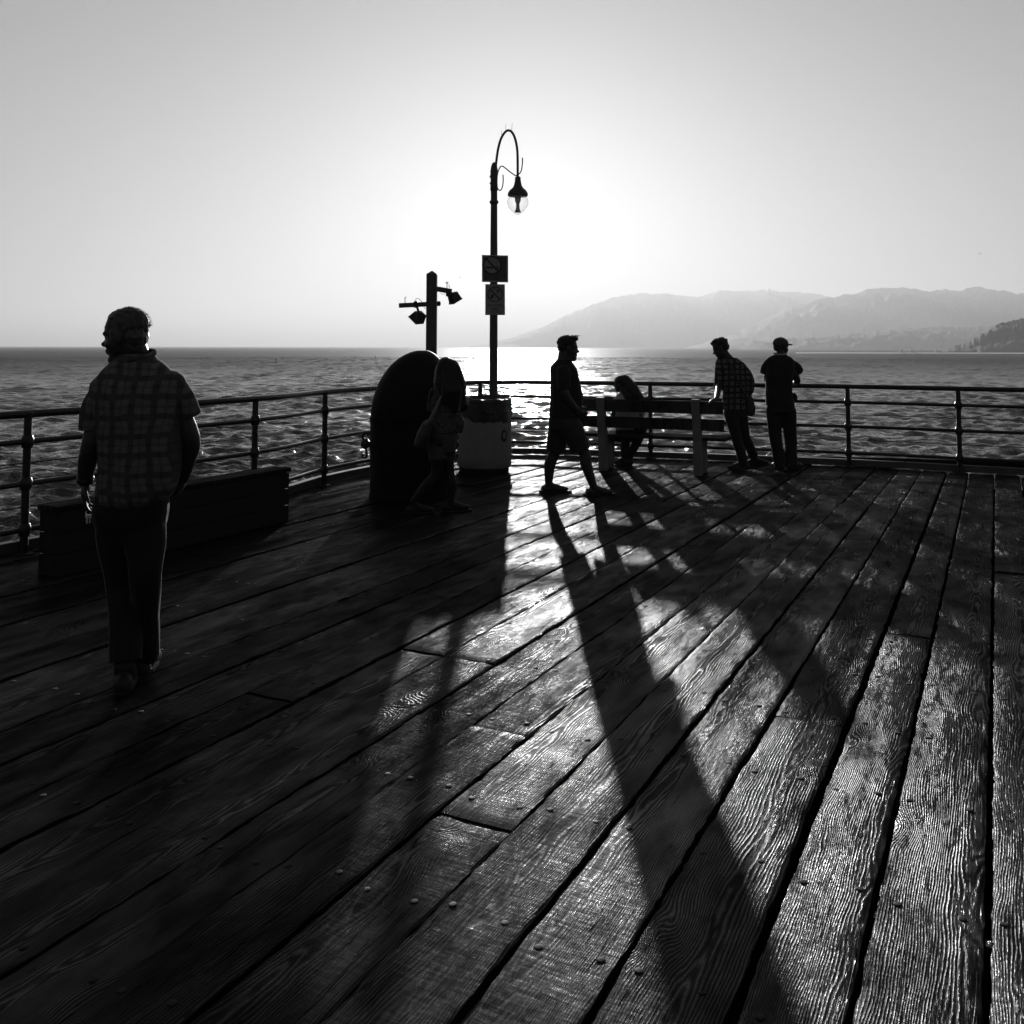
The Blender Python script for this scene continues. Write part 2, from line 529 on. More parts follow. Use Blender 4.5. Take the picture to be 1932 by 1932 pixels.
# ------------------------------------------------------------------ pier deck
TH = R(26.87)                                   # planks run along (sin, cos)
SX, SY = math.sin(TH), math.cos(TH)
def qs(x, y): return x * SY - y * SX, x * SX + y * SY      # across, along
def xy(q, s): return q * SY + s * SX, -q * SX + s * SY
RAIL = [(-6.6, 2.2), (-5.25, 4.7), (-3.75, 7.45), (-2.57, 9.62), (-2.16, 11.1), (-1.62, 12.3), (-0.95, 13.55), (-0.47, 14.2), (0.3, 14.25), (1.99, 13.8), (4.52, 12.92), (5.72, 12.3), (8.0, 11.1), (10.4, 9.6)]
def smooth_path(pts, n=8):
    P = [Vector((p[0], p[1], 0)) for p in pts]
    out = []
    for i in range(len(P) - 1):
        p0 = P[i - 1] if i else P[0] * 2 - P[1]
        p1, p2 = P[i], P[i + 1]
        p3 = P[i + 2] if i + 2 < len(P) else P[-1] * 2 - P[-2]
        for k in range(n):
            t = k / n
            out.append(0.5 * ((2 * p1) + (p2 - p0) * t + (2 * p0 - 5 * p1 + 4 * p2 - p3) * t * t + (3 * p1 - p0 - 3 * p2 + p3) * t ** 3))
    out.append(P[-1])
    return out
RP = smooth_path(RAIL)
def offset_path(path, d):
    out = []
    for i, p in enumerate(path):
        t = (path[min(i + 1, len(path) - 1)] - path[max(i - 1, 0)]).normalized()
        out.append(p + Vector((-t.y, t.x, 0)) * d)
    return out
EDGE = [qs(p.x, p.y) for p in offset_path(RP, 0.16)]
def s_max(q):
    best = None
    for (qa, sa), (qb, sb) in zip(EDGE, EDGE[1:]):
        if (qa - q) * (qb - q) <= 0 and qa != qb:
            s = sa + (sb - sa) * (q - qa) / (qb - qa)
            if best is None or s > best: best = s
    return best

deck = empty("pier_deck")
tag(deck, kind="structure")
rng = np.random.default_rng(11)
QE = [-0.067, -0.358, -0.612, -0.918]           # gap centre lines read off the near planks
while QE[-1] > -7.1: QE.append(QE[-1] - float(rng.uniform(0.268, 0.302)))
up_ = [-0.067]
while up_[-1] < 3.2: up_.append(up_[-1] + float(rng.uniform(0.27, 0.30)))
QE = sorted(set(QE + up_))
JOINT = {}                                        # plank joints seen in the photograph: across -> along
for q, s in [(-0.5, 5.87), (-1.65, 2.93), (-0.59 - 0.0, 2.40), (-2.8, 4.38)]:
    JOINT.setdefault(round(q, 2), s)

def plank(q0, q1, s0, s1a, s1b, lift, near):
    """board between across q0..q1 and along s0..(s1a at q0, s1b at q1)"""
    qc, scn = (q0 + q1) / 2, (s0 + max(s1a, s1b)) / 2
    L = max(s1a, s1b) - s0
    nx = max(6, int(L / (0.035 if near else 0.12)))
    ys = np.array([0, .012, .04, .10, .22, .4, .6, .78, .90, .96, .988, 1])
    if not near: ys = np.array([0, .02, .08, .3, .7, .92, .98, 1])
    W = q1 - q0
    ny = len(ys)
    u = np.linspace(0, 1, nx)
    Ug, Yg = np.meshgrid(u, ys, indexing='ij')
    send = s1a + (s1b - s1a) * Yg
    S = s0 + (send - s0) * Ug
    Q = q0 + W * Yg
    sd = int(rng.integers(1, 1 << 30))
    # ragged edges, cupping, hollows
    e0 = 0.0045 * vnoise(S[:, 0] * 9, sd, ((1, .7), (3.7, .5), (9, .35)))
    e1 = 0.0045 * vnoise(S[:, 0] * 9, sd + 1, ((1, .7), (3.7, .5), (9, .35)))
    Q = Q + e0[:, None] * (1 - Yg) ** 6 + e1[:, None] * Yg ** 6
    edge = np.minimum(Yg, 1 - Yg) * W
    rough = 0.004 + 0.004 * vnoise(S * 7, sd + 2, ((1, .6), (4, .4)))
    Z = -np.clip(1 - edge / 0.018, 0, 1) ** 2 * np.abs(rough) * 1.3
    cup = float(rng.uniform(-0.004, 0.004))
    Z = Z + cup * (2 * Yg - 1) ** 2
    Z = Z + 0.0022 * vnoise(S * 3 + Yg * 1.7, sd + 3, ((1, .6), (3, .4))) + 0.0012 * vnoise(S * 11 + Yg * 5, sd + 4)
    endd = np.minimum(S - s0, send - S)
    Z = Z - np.clip(1 - endd / 0.012, 0, 1) * 0.004
    top = np.stack([S - scn, -(Q - qc), Z], -1).reshape(-1, 3)
    # underside ring
    idx = np.arange(nx * ny).reshape(nx, ny)
    loop = np.concatenate([idx[:, 0], idx[-1, 1:], idx[-2::-1, -1], idx[0, -2:0:-1]])
    bot = top[loop].copy()
    bot[:, 2] = -0.085
    V = np.concatenate([top, bot])
    nl = len(loop)
    b0 = nx * ny + np.arange(nl)
    F = grid_faces(nx, ny)[:, ::-1]
    F2 = np.stack([loop, np.roll(loop, -1), np.roll(b0, -1), b0], -1)
    o = np_mesh("plank", V, np.concatenate([F, F2]), M['plank'], deck)
    x, y = xy(qc, scn)
    o.location = (x, y, lift)
    o.rotation_euler = (0, 0, math.pi / 2 - TH)
    o.data.set_sharp_from_angle(angle=R(50))
    SURF[o.name] = (S, Q, Z)
    return o

planks = []
SURF = {}
S_NEAR = -2.0
for q0, q1 in zip(QE, QE[1:]):
    g0, g1 = float(rng.uniform(0.003, 0.007)), float(rng.uniform(0.003, 0.007))
    if q0 > -1.8: g0, g1 = g0 * 2.0, g1 * 2.0
    a, b = q0 + g0, q1 - g1
    ea, eb = s_max(a), s_max(b)
    if ea is None and eb is None: continue
    if ea is None: ea = eb
    if eb is None: eb = ea
    ea, eb = ea + float(rng.uniform(-.03, .03)), eb + float(rng.uniform(-.03, .03))
    cuts = [S_NEAR]
    js = [s for q, s in JOINT.items() if q0 < q < q1]
    s = js[0] if js else S_NEAR + float(rng.uniform(5.0, 13.0))
    
    while s < min(ea, eb) - 1.2:
        cuts.append(s)
        s += float(rng.choice([6.1, 7.3, 8.5]))
    for i, c in enumerate(cuts):
        last = i == len(cuts) - 1
        e_a = ea if last else cuts[i + 1] - 0.006
        e_b = eb if last else cuts[i + 1] - 0.006
        lift = float(rng.normal(0, 0.004))
        near = q0 > -4.2 and c < 7.0
        planks.append((plank(a, b, c, e_a, e_b, lift, near), a, b, c, min(e_a, e_b), lift))
# timbers under the boards, seen in the gaps and at the edge
for k in range(26):
    s = -2.2 + 0.66 * k
    qa = -7.05
    while s_max(qa) is None and qa < 0: qa += 0.05
    # stop the joist where the deck stops
    qb = 3.0
    qq = np.linspace(-7.2, 3.1, 200)
    ok = [q for q in qq if (s_max(q) or -9) > s + 0.1]
    if len(ok) < 2: continue
    x0, y0 = xy(ok[0], s); x1, y1 = xy(ok[-1], s)
    MB().bar((x0, y0, -0.235), (x1, y1, -0.235), 0.10, 0.28).build("joist", M['under'], deck)

# nails: two or three in every board over every joist; the nearest are objects, the rest one mass
nail_me = MB().lathe([(0.012, -0.006), (0.0125, 0.0000), (0.011, 0.0006), (0.002, 0.0002)], seg=9).mesh("nail", True)
nail_me.materials.append(M['nail'])
far_nails = MB()
cand = []
for o, a, b, s0, s1, lift in planks:
    for k in range(26):
        s = -2.2 + 0.66 * k
        if not (s0 + 0.03 < s < s1 - 0.05): continue
        for f in (0.17, 0.80):
            q = a + (b - a) * (f + float(rng.uniform(-.06, .06)))
            ss = s + float(rng.uniform(-.035, .035))
            x, y = xy(q, ss)
            if y < 1.9 or abs(x) > 0.62 * y + 0.3: continue
            if y > 15: continue
            S_, Q_, Z_ = SURF[o.name]
            i_ = int(np.argmin(np.abs(S_[:, 0] - ss))); j_ = int(np.argmin(np.abs(Q_[i_] - q)))
            cand.append((math.hypot(x, y), o, q, ss, x, y, lift + float(Z_[i_, j_]) + 0.0010))
cand.sort(key=lambda c: c[0])
for i, (d, o, q, ss, x, y, lift) in enumerate(cand):
    if i < 260:
        n = bpy.data.objects.new("nail", nail_me)
        C.objects.link(n)
        n.parent = o
        inv = (Matrix.Translation(o.location) @ Matrix.Rotation(math.pi / 2 - TH, 4, 'Z')).inverted()
        n.location = inv @ Vector((x, y, lift + float(rng.uniform(-.0008, .0006))))
        n.rotation_euler = (float(rng.uniform(-.08, .08)), float(rng.uniform(-.08, .08)), 0)
    elif y < 15:
        far_nails.lathe([(0.009, -0.004), (0.0095, 0.0005), (0.006, 0.001)], (x, y, lift), seg=6)
fo = far_nails.build("nail_heads", M['nail'], deck)
fo["kind"] = "stuff"

# ------------------------------------------------------------------ pixel of the photograph + distance -> point of the place
PIT = R(3.8)
def at(x, y, Y):
    a, b = (x - 966) / 1800, (535 - y) / 1800
    d = Vector((a, math.cos(PIT) - b * math.sin(PIT), math.sin(PIT) + b * math.cos(PIT)))
    return Vector((0, 0, 1.6)) + d * (Y / d.y)
def crop(ox, oy, k):
    return lambda x, y, Y: at(ox + k * x, oy + k * y, Y)

# ------------------------------------------------------------------ railing
rail = empty("railing", (-0.47, 14.2, 0))
RO = Vector((-0.47, 14.2, 0))
tag(rail, "black iron pipe railing with thin cables along the edge of the pier", "railing")
def along(z, r, name, seg=10):
    MB().tube([p + Vector((0, 0, z)) - RO for p in RP], r, seg).build(name, M['iron'], rail, smooth=True)
along(1.075, 0.031, "top_rail", 12)
for z in (0.863, 0.54, 0.19): along(z, 0.022, "pipe_rail")
for z in (0.70, 0.365): along(z, 0.0055, "cable", 6)
posts = [(-5.25, 4.7), (-3.75, 7.45), (-2.57, 9.62), (-2.16, 11.1), (-0.47, 14.2), (1.99, 13.8), (4.52, 12.92), (5.72, 12.3), (8.0, 11.1)]
post_me = MB().lathe([(0.075, 0.0), (0.075, 0.014), (0.034, 0.02), (0.031, 0.12), (0.030, 1.05), (0.036, 1.052), (0.036, 1.085), (0.02, 1.10)], seg=14).mesh("post", False)
post_me.materials.append(M['iron'])
post_me.set_sharp_from_angle(angle=R(40))
post_me.polygons.foreach_set("use_smooth", [True] * len(post_me.polygons))
fit_me = MB().lathe([(0.034, -0.05), (0.041, -0.046), (0.041, -0.034), (0.047, -0.026), (0.047, 0.026), (0.041, 0.034), (0.041, 0.046), (0.034, 0.05)], seg=14).mesh("pipe_fitting", True)
fit_me.materials.append(M['iron'])
for i, (x, y) in enumerate(posts):
    po = bpy.data.objects.new("post", post_me)
    C.objects.link(po)
    po.parent = rail
    po.location = Vector((x, y, 0)) - RO
    for z in (0.863, 0.54, 0.19):
        f = bpy.data.objects.new("pipe_fitting", fit_me)
        C.objects.link(f)
        f.parent = po
        f.location = (0, 0, z)
# kerb timber under the railing and the water pipe beyond it
ko = offset_path(RP, 0.10)
kerb = MB()
for i in range(0, len(ko) - 4, 4):
    a, b = ko[i], ko[i + 4]
    t = (b - a).normalized() * 0.004
    MB().bar(a + t + Vector((0, 0, 0.055)), b - t + Vector((0, 0, 0.055)), 0.09, 0.085).build("kerb_timber", M['post_wood'], deck, bevel=0.006)
pp = [p for p in offset_path(RP, 0.24) if p.x > 4.0]
pipe = empty("water_pipe", pp[0])
tag(pipe, "thick dark pipe running just outside the foot of the right railing", "pipe")
MB().tube([p + Vector((0, 0, 0.05 + 0.028 * (p.x - 4.0))) - pp[0] for p in pp], 0.045, 12).build("pipe_run", M['steel_dark'], pipe, smooth=True)
for k in (4, 14, 24):
    if k < len(pp):
        p = pp[k] - pp[0]
        MB().box(p + Vector((0, 0, -0.03 + 0.014 * p.x)), (0.14, 0.2, 0.16), 0.4).build("pipe_block", M['post_wood'], pipe, bevel=0.006)

# ------------------------------------------------------------------ lamp post with signs
LY = 13.4
z4 = crop(888.7, 216.4, 0.208)
lb = at(931, 867, LY); lb.z = 0
lamp = empty("street_lamp", lb)
tag(lamp, "tall slim iron lamp post with gooseneck arm and one hanging glass globe", "street lamp")
L = lambda x, y: z4(x, y, LY) - lb
MB().lathe([(0.16, 0), (0.16, 0.03), (0.11, 0.05), (0.095, 0.30), (0.075, 0.36), (0.062, 0.42), (0.058, 1.2), (0.052, 2.9), (0.047, 3.6), (0.046, 4.08)], seg=20).build("pole", M['lamp_iron'], lamp, auto=35)
pt = L(203, 470)
MB().lathe([(0.047, 0), (0.06, 0.012), (0.066, 0.03), (0.06, 0.048), (0.047, 0.06)], (0, 0, L(200, 800).z - 0.02), seg=20).build("collar", M['lamp_iron'], lamp, smooth=True)
MB().lathe([(0.05, -0.32), (0.056, -0.3), (0.05, -0.2), (0.054, -0.05), (0.045, 0.03), (0.03, 0.07), (0.012, 0.09)], (0, 0, pt.z - 0.03), seg=16).build("pole_cap", M['lamp_iron'], lamp, smooth=True)
for x0, y0, x1, y1 in [(180, 520, 172, 505), (176, 560, 164, 564), (172, 620, 166, 628), (196, 480, 198, 466), (188, 540, 176, 520)]:
    MB().tube([L(200, y0), L((x0 + x1) / 2 + 4, (y0 + y1) / 2), L(x1, y1)], [0.03, 0.022, 0.004], 8).build("leaf_ornament", M['lamp_iron'], lamp, smooth=True)
def spl(pts, n=6):
    P = [Vector(p) for p in pts]
    out = []
    for i in range(len(P) - 1):
        p0 = P[i - 1] if i else P[0] * 2 - P[1]
        p1, p2 = P[i], P[i + 1]
        p3 = P[i + 2] if i + 2 < len(P) else P[-1] * 2 - P[-2]
        for k in range(n):
            t = k / n
            out.append(0.5 * ((2 * p1) + (p2 - p0) * t + (2 * p0 - 5 * p1 + 4 * p2 - p3) * t * t + (3 * p1 - p0 - 3 * p2 + p3) * t ** 3))
    out.append(P[-1])
    return out
MB().tube(spl([L(*p) for p in [(218, 560), (222, 470), (232, 380), (245, 300), (268, 220), (300, 165), (330, 143), (360, 152), (385, 187), (405, 250), (417, 330), (420, 420), (421, 575)]]), 0.0175, 10).build("gooseneck_arm", M['lamp_iron'], lamp, smooth=True)
MB().tube(spl([L(*p) for p in [(400, 553), (350, 518), (300, 478), (280, 467), (262, 475), (245, 510), (233, 570), (230, 620), (238, 665), (255, 686), (272, 678), (285, 640), (289, 590), (287, 545)]]), 0.0085, 8).build("scroll", M['lamp_iron'], lamp, smooth=True)
MB().tube(spl([L(*p) for p in [(400, 553), (420, 545), (440, 530), (455, 500), (463, 440), (464, 390)]]), 0.0085, 8).build("scroll", M['lamp_iron'], lamp, smooth=True)
for (x0, y0, x1, y1) in [(312, 150, 312, 80), (363, 152, 371, 78), (276, 205, 272, 142)]:
    MB().tube([L(x0, y0), L(x1, y1)], 0.0024, 5).build("bird_spike", M['lamp_iron'], lamp)
mpx = 0.208 * LY / 1800
gx = L(422, 600).x
def prof(pts, y_ref):
    return [(r * mpx, L(422, y).z) for r, y in pts][::-1]
MB().lathe(prof([(16, 560), (25, 566), (28, 600), (36, 640), (50, 665), (75, 685), (85, 700), (92, 712), (93, 735), (80, 742), (40, 744)], 0), (gx, 0, 0), 28).build("lamp_hood", M['lamp_iron'], lamp, auto=40)
gt = NT("frosted_globe_glass")
g1 = gt.node("ShaderNodeBsdfTranslucent"); g1.inputs[0].default_value = (.9, .9, .9, 1)
g2 = gt.node("ShaderNodeBsdfTransparent"); g2.inputs[0].default_value = (.97, .97, .97, 1)
g3 = gt.node("ShaderNodeBsdfGlossy"); g3.inputs["Roughness"].default_value = 0.12
mx = gt.node("ShaderNodeMixShader"); mx.inputs[0].default_value = 0.75
mx2 = gt.node("ShaderNodeMixShader")
gt.l.new(g1.outputs[0], mx.inputs[1]); gt.l.new(g2.outputs[0], mx.inputs[2])
mx2.inputs[0].default_value = 0.07; gt.l.new(mx.outputs[0], mx2.inputs[1]); gt.l.new(g3.outputs[0], mx2.inputs[2])
gt.l.new(mx2.outputs[0], gt.out.inputs[0])
M['globe'] = gt.m
MB().lathe(prof([(78, 738), (90, 755), (98, 780), (99, 800), (92, 828), (80, 848), (62, 870), (42, 888), (22, 902), (6, 911)], 0), (gx, 0, 0), 28).build("globe", M['globe'], lamp, smooth=True)
MB().lathe(prof([(30, 742), (26, 780), (15, 810), (17, 850), (30, 885)], 0), (gx, 0, 0), 14).build("lamp_core", M['lamp_iron'], lamp, smooth=True)

# signs: flat plates bolted to the camera side of the pole
M['sign_dark'] = simple_mat("faded_dark_sign", 0.05, 0.6, 0.2, var=0.35)
M['sign_light'] = simple_mat("faded_light_sign", 0.17, 0.6, 0.2, var=0.3)
M['sign_pale'] = simple_mat("sign_pale_border", 0.22, 0.6, 0.2)
M['sign_black'] = simple_mat("sign_black_print", 0.02, 0.6, 0.2)
z5 = crop(888.7, 463.7, 0.0760)
SYc = LY - 0.085
def sign_root(name, x0, y0, x1, y1, label):
    c = z5((x0 + x1) / 2, (y0 + y1) / 2, SYc)
    o = empty(name, c)
    tag(o, label, "sign")
    f = lambda x, y: ((z5(x, y, SYc) - c).x, (z5(x, y, SYc) - c).z)
    return o, f
def ring_mb(f, cx, cy, r0, r1, y0, y1, seg=36):
    m = MB()
    for k in range(seg):
        a, b = 2 * math.pi * k / seg, 2 * math.pi * (k + 1) / seg
        pts = [f(cx + r * math.cos(t), cy + r * math.sin(t)) for r, t in ((r0, a), (r1, a), (r1, b), (r0, b))]
        m.prism(pts, y0, y1)
    return m
def disc(f, cx, cy, r, y0, y1, seg=36):
    return MB().prism([f(cx + r * math.cos(2 * math.pi * k / seg), cy + r * math.sin(2 * math.pi * k / seg)) for k in range(seg)], y0, y1)
def poly(f, pts, y0, y1): return MB().prism([f(*p) for p in pts], y0, y1)
def text_obj(s, f, cx, cy, h_px, w_px, y, mat, parent, name="lettering"):
    cu = bpy.data.curves.new("lettering", 'FONT')
    cu.body = s
    cu.align_x, cu.align_y = 'CENTER', 'CENTER'
    cu.extrude = 0.0004
    cu.size = 1.0
    tmp = bpy.data.objects.new("tmp_text", cu)
    C.objects.link(tmp)
    dg = bpy.context.evaluated_depsgraph_get()
    me = bpy.data.meshes.new_from_object(tmp.evaluated_get(dg))
    bpy.data.objects.remove(tmp)
    co = np.array([v.co for v in me.vertices])
    w, h = np.ptp(co[:, 0]), np.ptp(co[:, 1])
    x0, z0 = f(cx - w_px / 2, cy + h_px / 2); x1, z1 = f(cx + w_px / 2, cy - h_px / 2)
    out = np.stack([x0 + (co[:, 0] - co[:, 0].min()) / w * (x1 - x0), np.full(len(co), y) + co[:, 2], z0 + (co[:, 1] - co[:, 1].min()) / h * (z1 - z0)], -1)
    me.vertices.foreach_set("co", out.astype(np.float32).ravel())
    me.materials.clear(); me.materials.append(mat)
    me.update()
    o = bpy.data.objects.new(name, me)
    C.objects.link(o)
    o.parent = parent
    return o
sg, f = sign_root("no_smoking_sign", 265, 228, 920, 905, "square dark no smoking sign, the upper of two on the lamp post")
poly(f, [(265, 228), (918, 240), (920, 910), (268, 900)], 0.0, 0.008).build("plate", M['sign_pale'], sg, bevel=0.002)
poly(f, [(302, 268), (882, 276), (884, 872), (304, 866)], -0.003, -0.0005).build("dark_panel", M['sign_dark'], sg)
disc(f, 525, 485, 215, -0.006, -0.0035).build("disc", M['sign_light'], sg)
ring_mb(f, 525, 485, 198, 236, -0.009, -0.0065).build("prohibition_ring", M['sign_black'], sg)
poly(f, [(372, 345), (402, 318), (688, 630), (658, 658)], -0.0125, -0.0095).build("slash", M['sign_black'], sg)
poly(f, [(355, 522), (540, 526), (540, 566), (355, 562)], -0.009, -0.0065).build("cigarette", M['sign_black'], sg)
poly(f, [(575, 528), (680, 530), (680, 566), (575, 566)], -0.0092, -0.0066).build("cigarette_tip", M['sign_black'], sg)
y3 = lambda x, y: Vector((f(x, y)[0], -0.009, f(x, y)[1]))
MB().tube(spl([y3(*p) for p in [(560, 400), (545, 355), (575, 322), (620, 325), (642, 365), (628, 410), (610, 432), (640, 448), (660, 480), (664, 520)]]), 0.0022, 6).build("smoke", M['sign_black'], sg)
MB().tube([y3(*p) for p in [(735, 790), (735, 845), (762, 848), (765, 800), (798, 850), (812, 785), (830, 850), (852, 790), (872, 792), (845, 850)]], 0.0022, 5).build("scrawl", M['sign_pale'], sg)
sg, f = sign_root("do_not_feed_birds_sign", 350, 950, 843, 1722, "upright do not feed birds sign, the lower of two on the lamp post")
poly(f, [(352, 952), (838, 956), (843, 1722), (350, 1720)], 0.0, 0.006).build("plate", M['sign_light'], sg, bevel=0.0015)
y3 = lambda x, y: Vector((f(x, y)[0], -0.003, f(x, y)[1]))
ring_mb(f, 597, 1205, 170, 192, -0.0035, -0.0008).build("prohibition_ring", M['sign_black'], sg)
poly(f, [(466, 1100), (490, 1084), (728, 1326), (706, 1344)], -0.0065, -0.004).build("slash", M['sign_black'], sg)
poly(f, [(470, 1290), (500, 1270), (508, 1235), (535, 1200), (560, 1212), (548, 1262), (520, 1300), (492, 1312)], -0.0035, -0.0008).build("bird_shape", M['sign_black'], sg)
poly(f, [(632, 1128), (662, 1090), (716, 1086), (722, 1108), (690, 1112), (700, 1135), (668, 1142), (642, 1170), (630, 1158), (650, 1130)], -0.0035, -0.0008).build("hand_shape", M['sign_black'], sg)
poly(f, [(578, 1055), (597, 1040), (618, 1054), (597, 1070)], -0.0035, -0.0008).build("crumb", M['sign_black'], sg)
text_obj("DO NOT FEED", f, 597, 1482, 66, 420, -0.0012, M['sign_black'], sg)
text_obj("BIRDS", f, 597, 1575, 66, 190, -0.0012, M['sign_black'], sg)
text_obj("THANK YOU", f, 597, 1650, 30, 260, -0.0012, M['sign_black'], sg)

# ------------------------------------------------------------------ floodlight post
FY = 12.75
z6 = crop(734.2, 494.6, 0.0880)
fb = at(812.8, 870, FY); fb.z = 0
fp = empty("floodlight_post", fb)
tag(fp, "square wooden post with pointed top carrying two floodlights on short arms", "post")
G = lambda x, y, dy=0: z6(x, y, FY + dy) - fb
zt, zs = G(893, 183).z, G(893, 262).z
w = 0.069
pm = MB()
pm.add([(-w, -w, 0), (w, -w, 0), (w, w, 0), (-w, w, 0), (-w, -w, zs), (w, -w, zs), (w, w, zs), (-w, w, zs), (0, 0, zt)],
       [(0, 3, 2, 1), (0, 1, 5, 4), (1, 2, 6, 5), (2, 3, 7, 6), (3, 0, 4, 7), (4, 5, 8), (5, 6, 8), (6, 7, 8), (7, 4, 8)])
pm.build("timber", M['post_wood'], fp, bevel=0.004)
MB().bar(G(210, 935, 0.11), G(1060, 892, 0.11), 0.06, 0.062).build("cross_arm", M['post_wood'], fp, bevel=0.006)
MB().lathe([(0.034, 0), (0.034, 0.02), (0.02, 0.03)], G(1055, 892, 0.11), 6, Matrix.Rotation(R(90), 3, 'Y')).build("arm_bolt", M['iron'], fp)
MB().bar(G(985, 570, 0.10), G(1335, 632, 0.16), 0.06, 0.066).build("cross_arm", M['post_wood'], fp, bevel=0.006)
def spike(pts, r=0.0055):
    MB().tube([G(*p) for p in pts], r, 6).build("bird_spike", M['iron'], fp)
spike([(340, 885, .11), (338, 800, .11), (336, 775, .11), (362, 745, .11)])
spike([(1238, 560, .15), (1238, 480, .15), (1240, 420, .15)])
MB().tube([G(1205, 432, .15), G(1238, 465, .15), G(1270, 432, .15)], 0.006, 6).build("bird_spike", M['iron'], fp)
spike([(1290, 560, .15), (1280, 480, .15)], 0.004)
MB().tube(spl([G(*p) for p in [(560, 850, .1), (568, 800, .1), (600, 782, .1), (645, 797, .1), (682, 832, .1), (710, 868, .1)]]), 0.0035, 6).build("wire", M['iron'], fp, smooth=True)
MB().tube(spl([G(*p) for p in [(745, 930, .1), (760, 985, .1), (780, 998, .1), (800, 985, .1)]]), 0.003, 6).build("wire", M['iron'], fp, smooth=True)
MB().tube(spl([G(*p) for p in [(1105, 650, .13), (1120, 688, .13), (1160, 692, .13), (1205, 685, .13)]]), 0.003, 6).build("wire", M['iron'], fp, smooth=True)
def floodlight(front, back, clamp, label):
    """flared housing from four front and four back corners, rim, glass, swivel and clamp"""
    F4, B4 = [G(*p) for p in front], [G(*p) for p in back]
    c0 = sum(B4, Vector()) / 4
    o = empty("floodlight", fb + c0)
    tag(o, label, "floodlight", "floodlights on the wooden post")
    F4, B4 = [p - c0 for p in F4], [p - c0 for p in B4]
    cf = sum(F4, Vector()) / 4
    ax = cf.normalized()
    rim0 = [cf + (p - cf) * 0.93 - ax * 0.02 for p in F4]
    rim1 = [cf + (p - cf) * 1.03 - ax * 0.012 for p in F4]
    rim2 = [cf + (p - cf) * 1.03 for p in F4]
    inn = [cf + (p - cf) * 0.84 for p in F4]
    vs = B4 + rim0 + rim1 + rim2 + inn
    fs = [(3, 2, 1, 0)]
    for k in range(4):
        for i in range(4):
            j = (i + 1) % 4
            fs.append((k * 4 + i, k * 4 + j, k * 4 + 4 + j, k * 4 + 4 + i))
    MB().add(vs, fs).build("housing", M['iron'], o)
    MB().add([cf + (p - cf) * 0.85 - ax * 0.006 for p in F4], [(0, 1, 2, 3)]).build("lens", M['lens'], o)
    c1 = clamp - c0
    MB().tube([c1, c1 * 0.5 + Vector((0, .01, 0)), Vector((0, 0, 0))], 0.016, 8).build("swivel", M['iron'], o)
    MB().box(c1, (0.055, 0.078, 0.088)).build("clamp", M['iron'], o, bevel=0.004)
lt = NT("floodlight_glass")
lt.bsdf(0.35, 0.15, 0.0, 0.6)
M['lens'] = lt.m
floodlight([(410, 1178, .04), (570, 1340, -.06), (735, 1325, -.03), (795, 1155, .09)], [(552, 1052, .12), (600, 1090, .05), (675, 1085, .06), (692, 1046, .13)], G(575, 912, 0.11), "floodlight hanging under the left arm of the wooden post")
floodlight([(1283, 912, .12), (1385, 905, .06), (1572, 790, .14), (1472, 800, .22)], [(1250, 738, .14), (1345, 668, .10), (1462, 630, .18), (1382, 634, .22)], G(1262, 668, 0.15), "floodlight at the end of the right arm of the wooden post")

# ------------------------------------------------------------------ litter bin
bc = at(914, 888, 12.5); bc.z = 0
litter = empty("litter_bin", bc)
tag(litter, "round pale litter bin lined with a black bag, in front of the lamp post", "litter bin")
M['bin_pale'] = simple_mat("scuffed_bin_paint", 0.15, 0.75, 0.12, var=0.12, bump=0.003, bscale=8)
M['bag'] = simple_mat("black_plastic_bag", 0.012, 0.38, 0.4, bump=0.02, bscale=14)
MB().lathe([(0.30, 0.0), (0.31, 0.012), (0.31, 0.05), (0.335, 0.058), (0.352, 0.09), (0.355, 0.2), (0.352, 0.5), (0.345, 0.78), (0.34, 0.80)], seg=44).build("body", M['bin_pale'], litter, auto=40)
MB().lathe([(0.305, -0.0), (0.322, 0.004), (0.322, 0.05), (0.30, 0.053)], seg=40).build("base_ring", M['under'], litter, auto=40)
m = MB()
nb = 72
rows = [(0.352, 0.66, 1), (0.358, 0.72, .3), (0.356, 0.80, .2), (0.353, 0.90, .2), (0.355, 0.935, .4), (0.335, 0.945, .5), (0.32, 0.90, .5), (0.31, 0.55, 0), (0.02, 0.50, 0)]
vs, fs = [], []
for i, (r, z, wv) in enumerate(rows):
    for k in range(nb):
        a = 2 * math.pi * k / nb
        dr = 0.006 * math.sin(9 * a + i) * (i < 6) + 0.004 * math.sin(23 * a + 2.1 * i)
        dz = wv * (0.028 * math.sin(2 * a + 0.6) + 0.014 * math.sin(5 * a + 1) + 0.008 * math.sin(17 * a))
        vs.append(((r + dr) * math.cos(a), (r + dr) * math.sin(a), z + dz))
for i in range(len(rows) - 1):
    for k in range(nb):
        k2 = (k + 1) % nb
        fs.append((i * nb + k, i * nb + k2, (i + 1) * nb + k2, (i + 1) * nb + k))
fs.append(tuple((len(rows) - 1) * nb + k for k in range(nb)))
m.add(vs, fs)
m.build("bag_liner", M['bag'], litter, smooth=True)
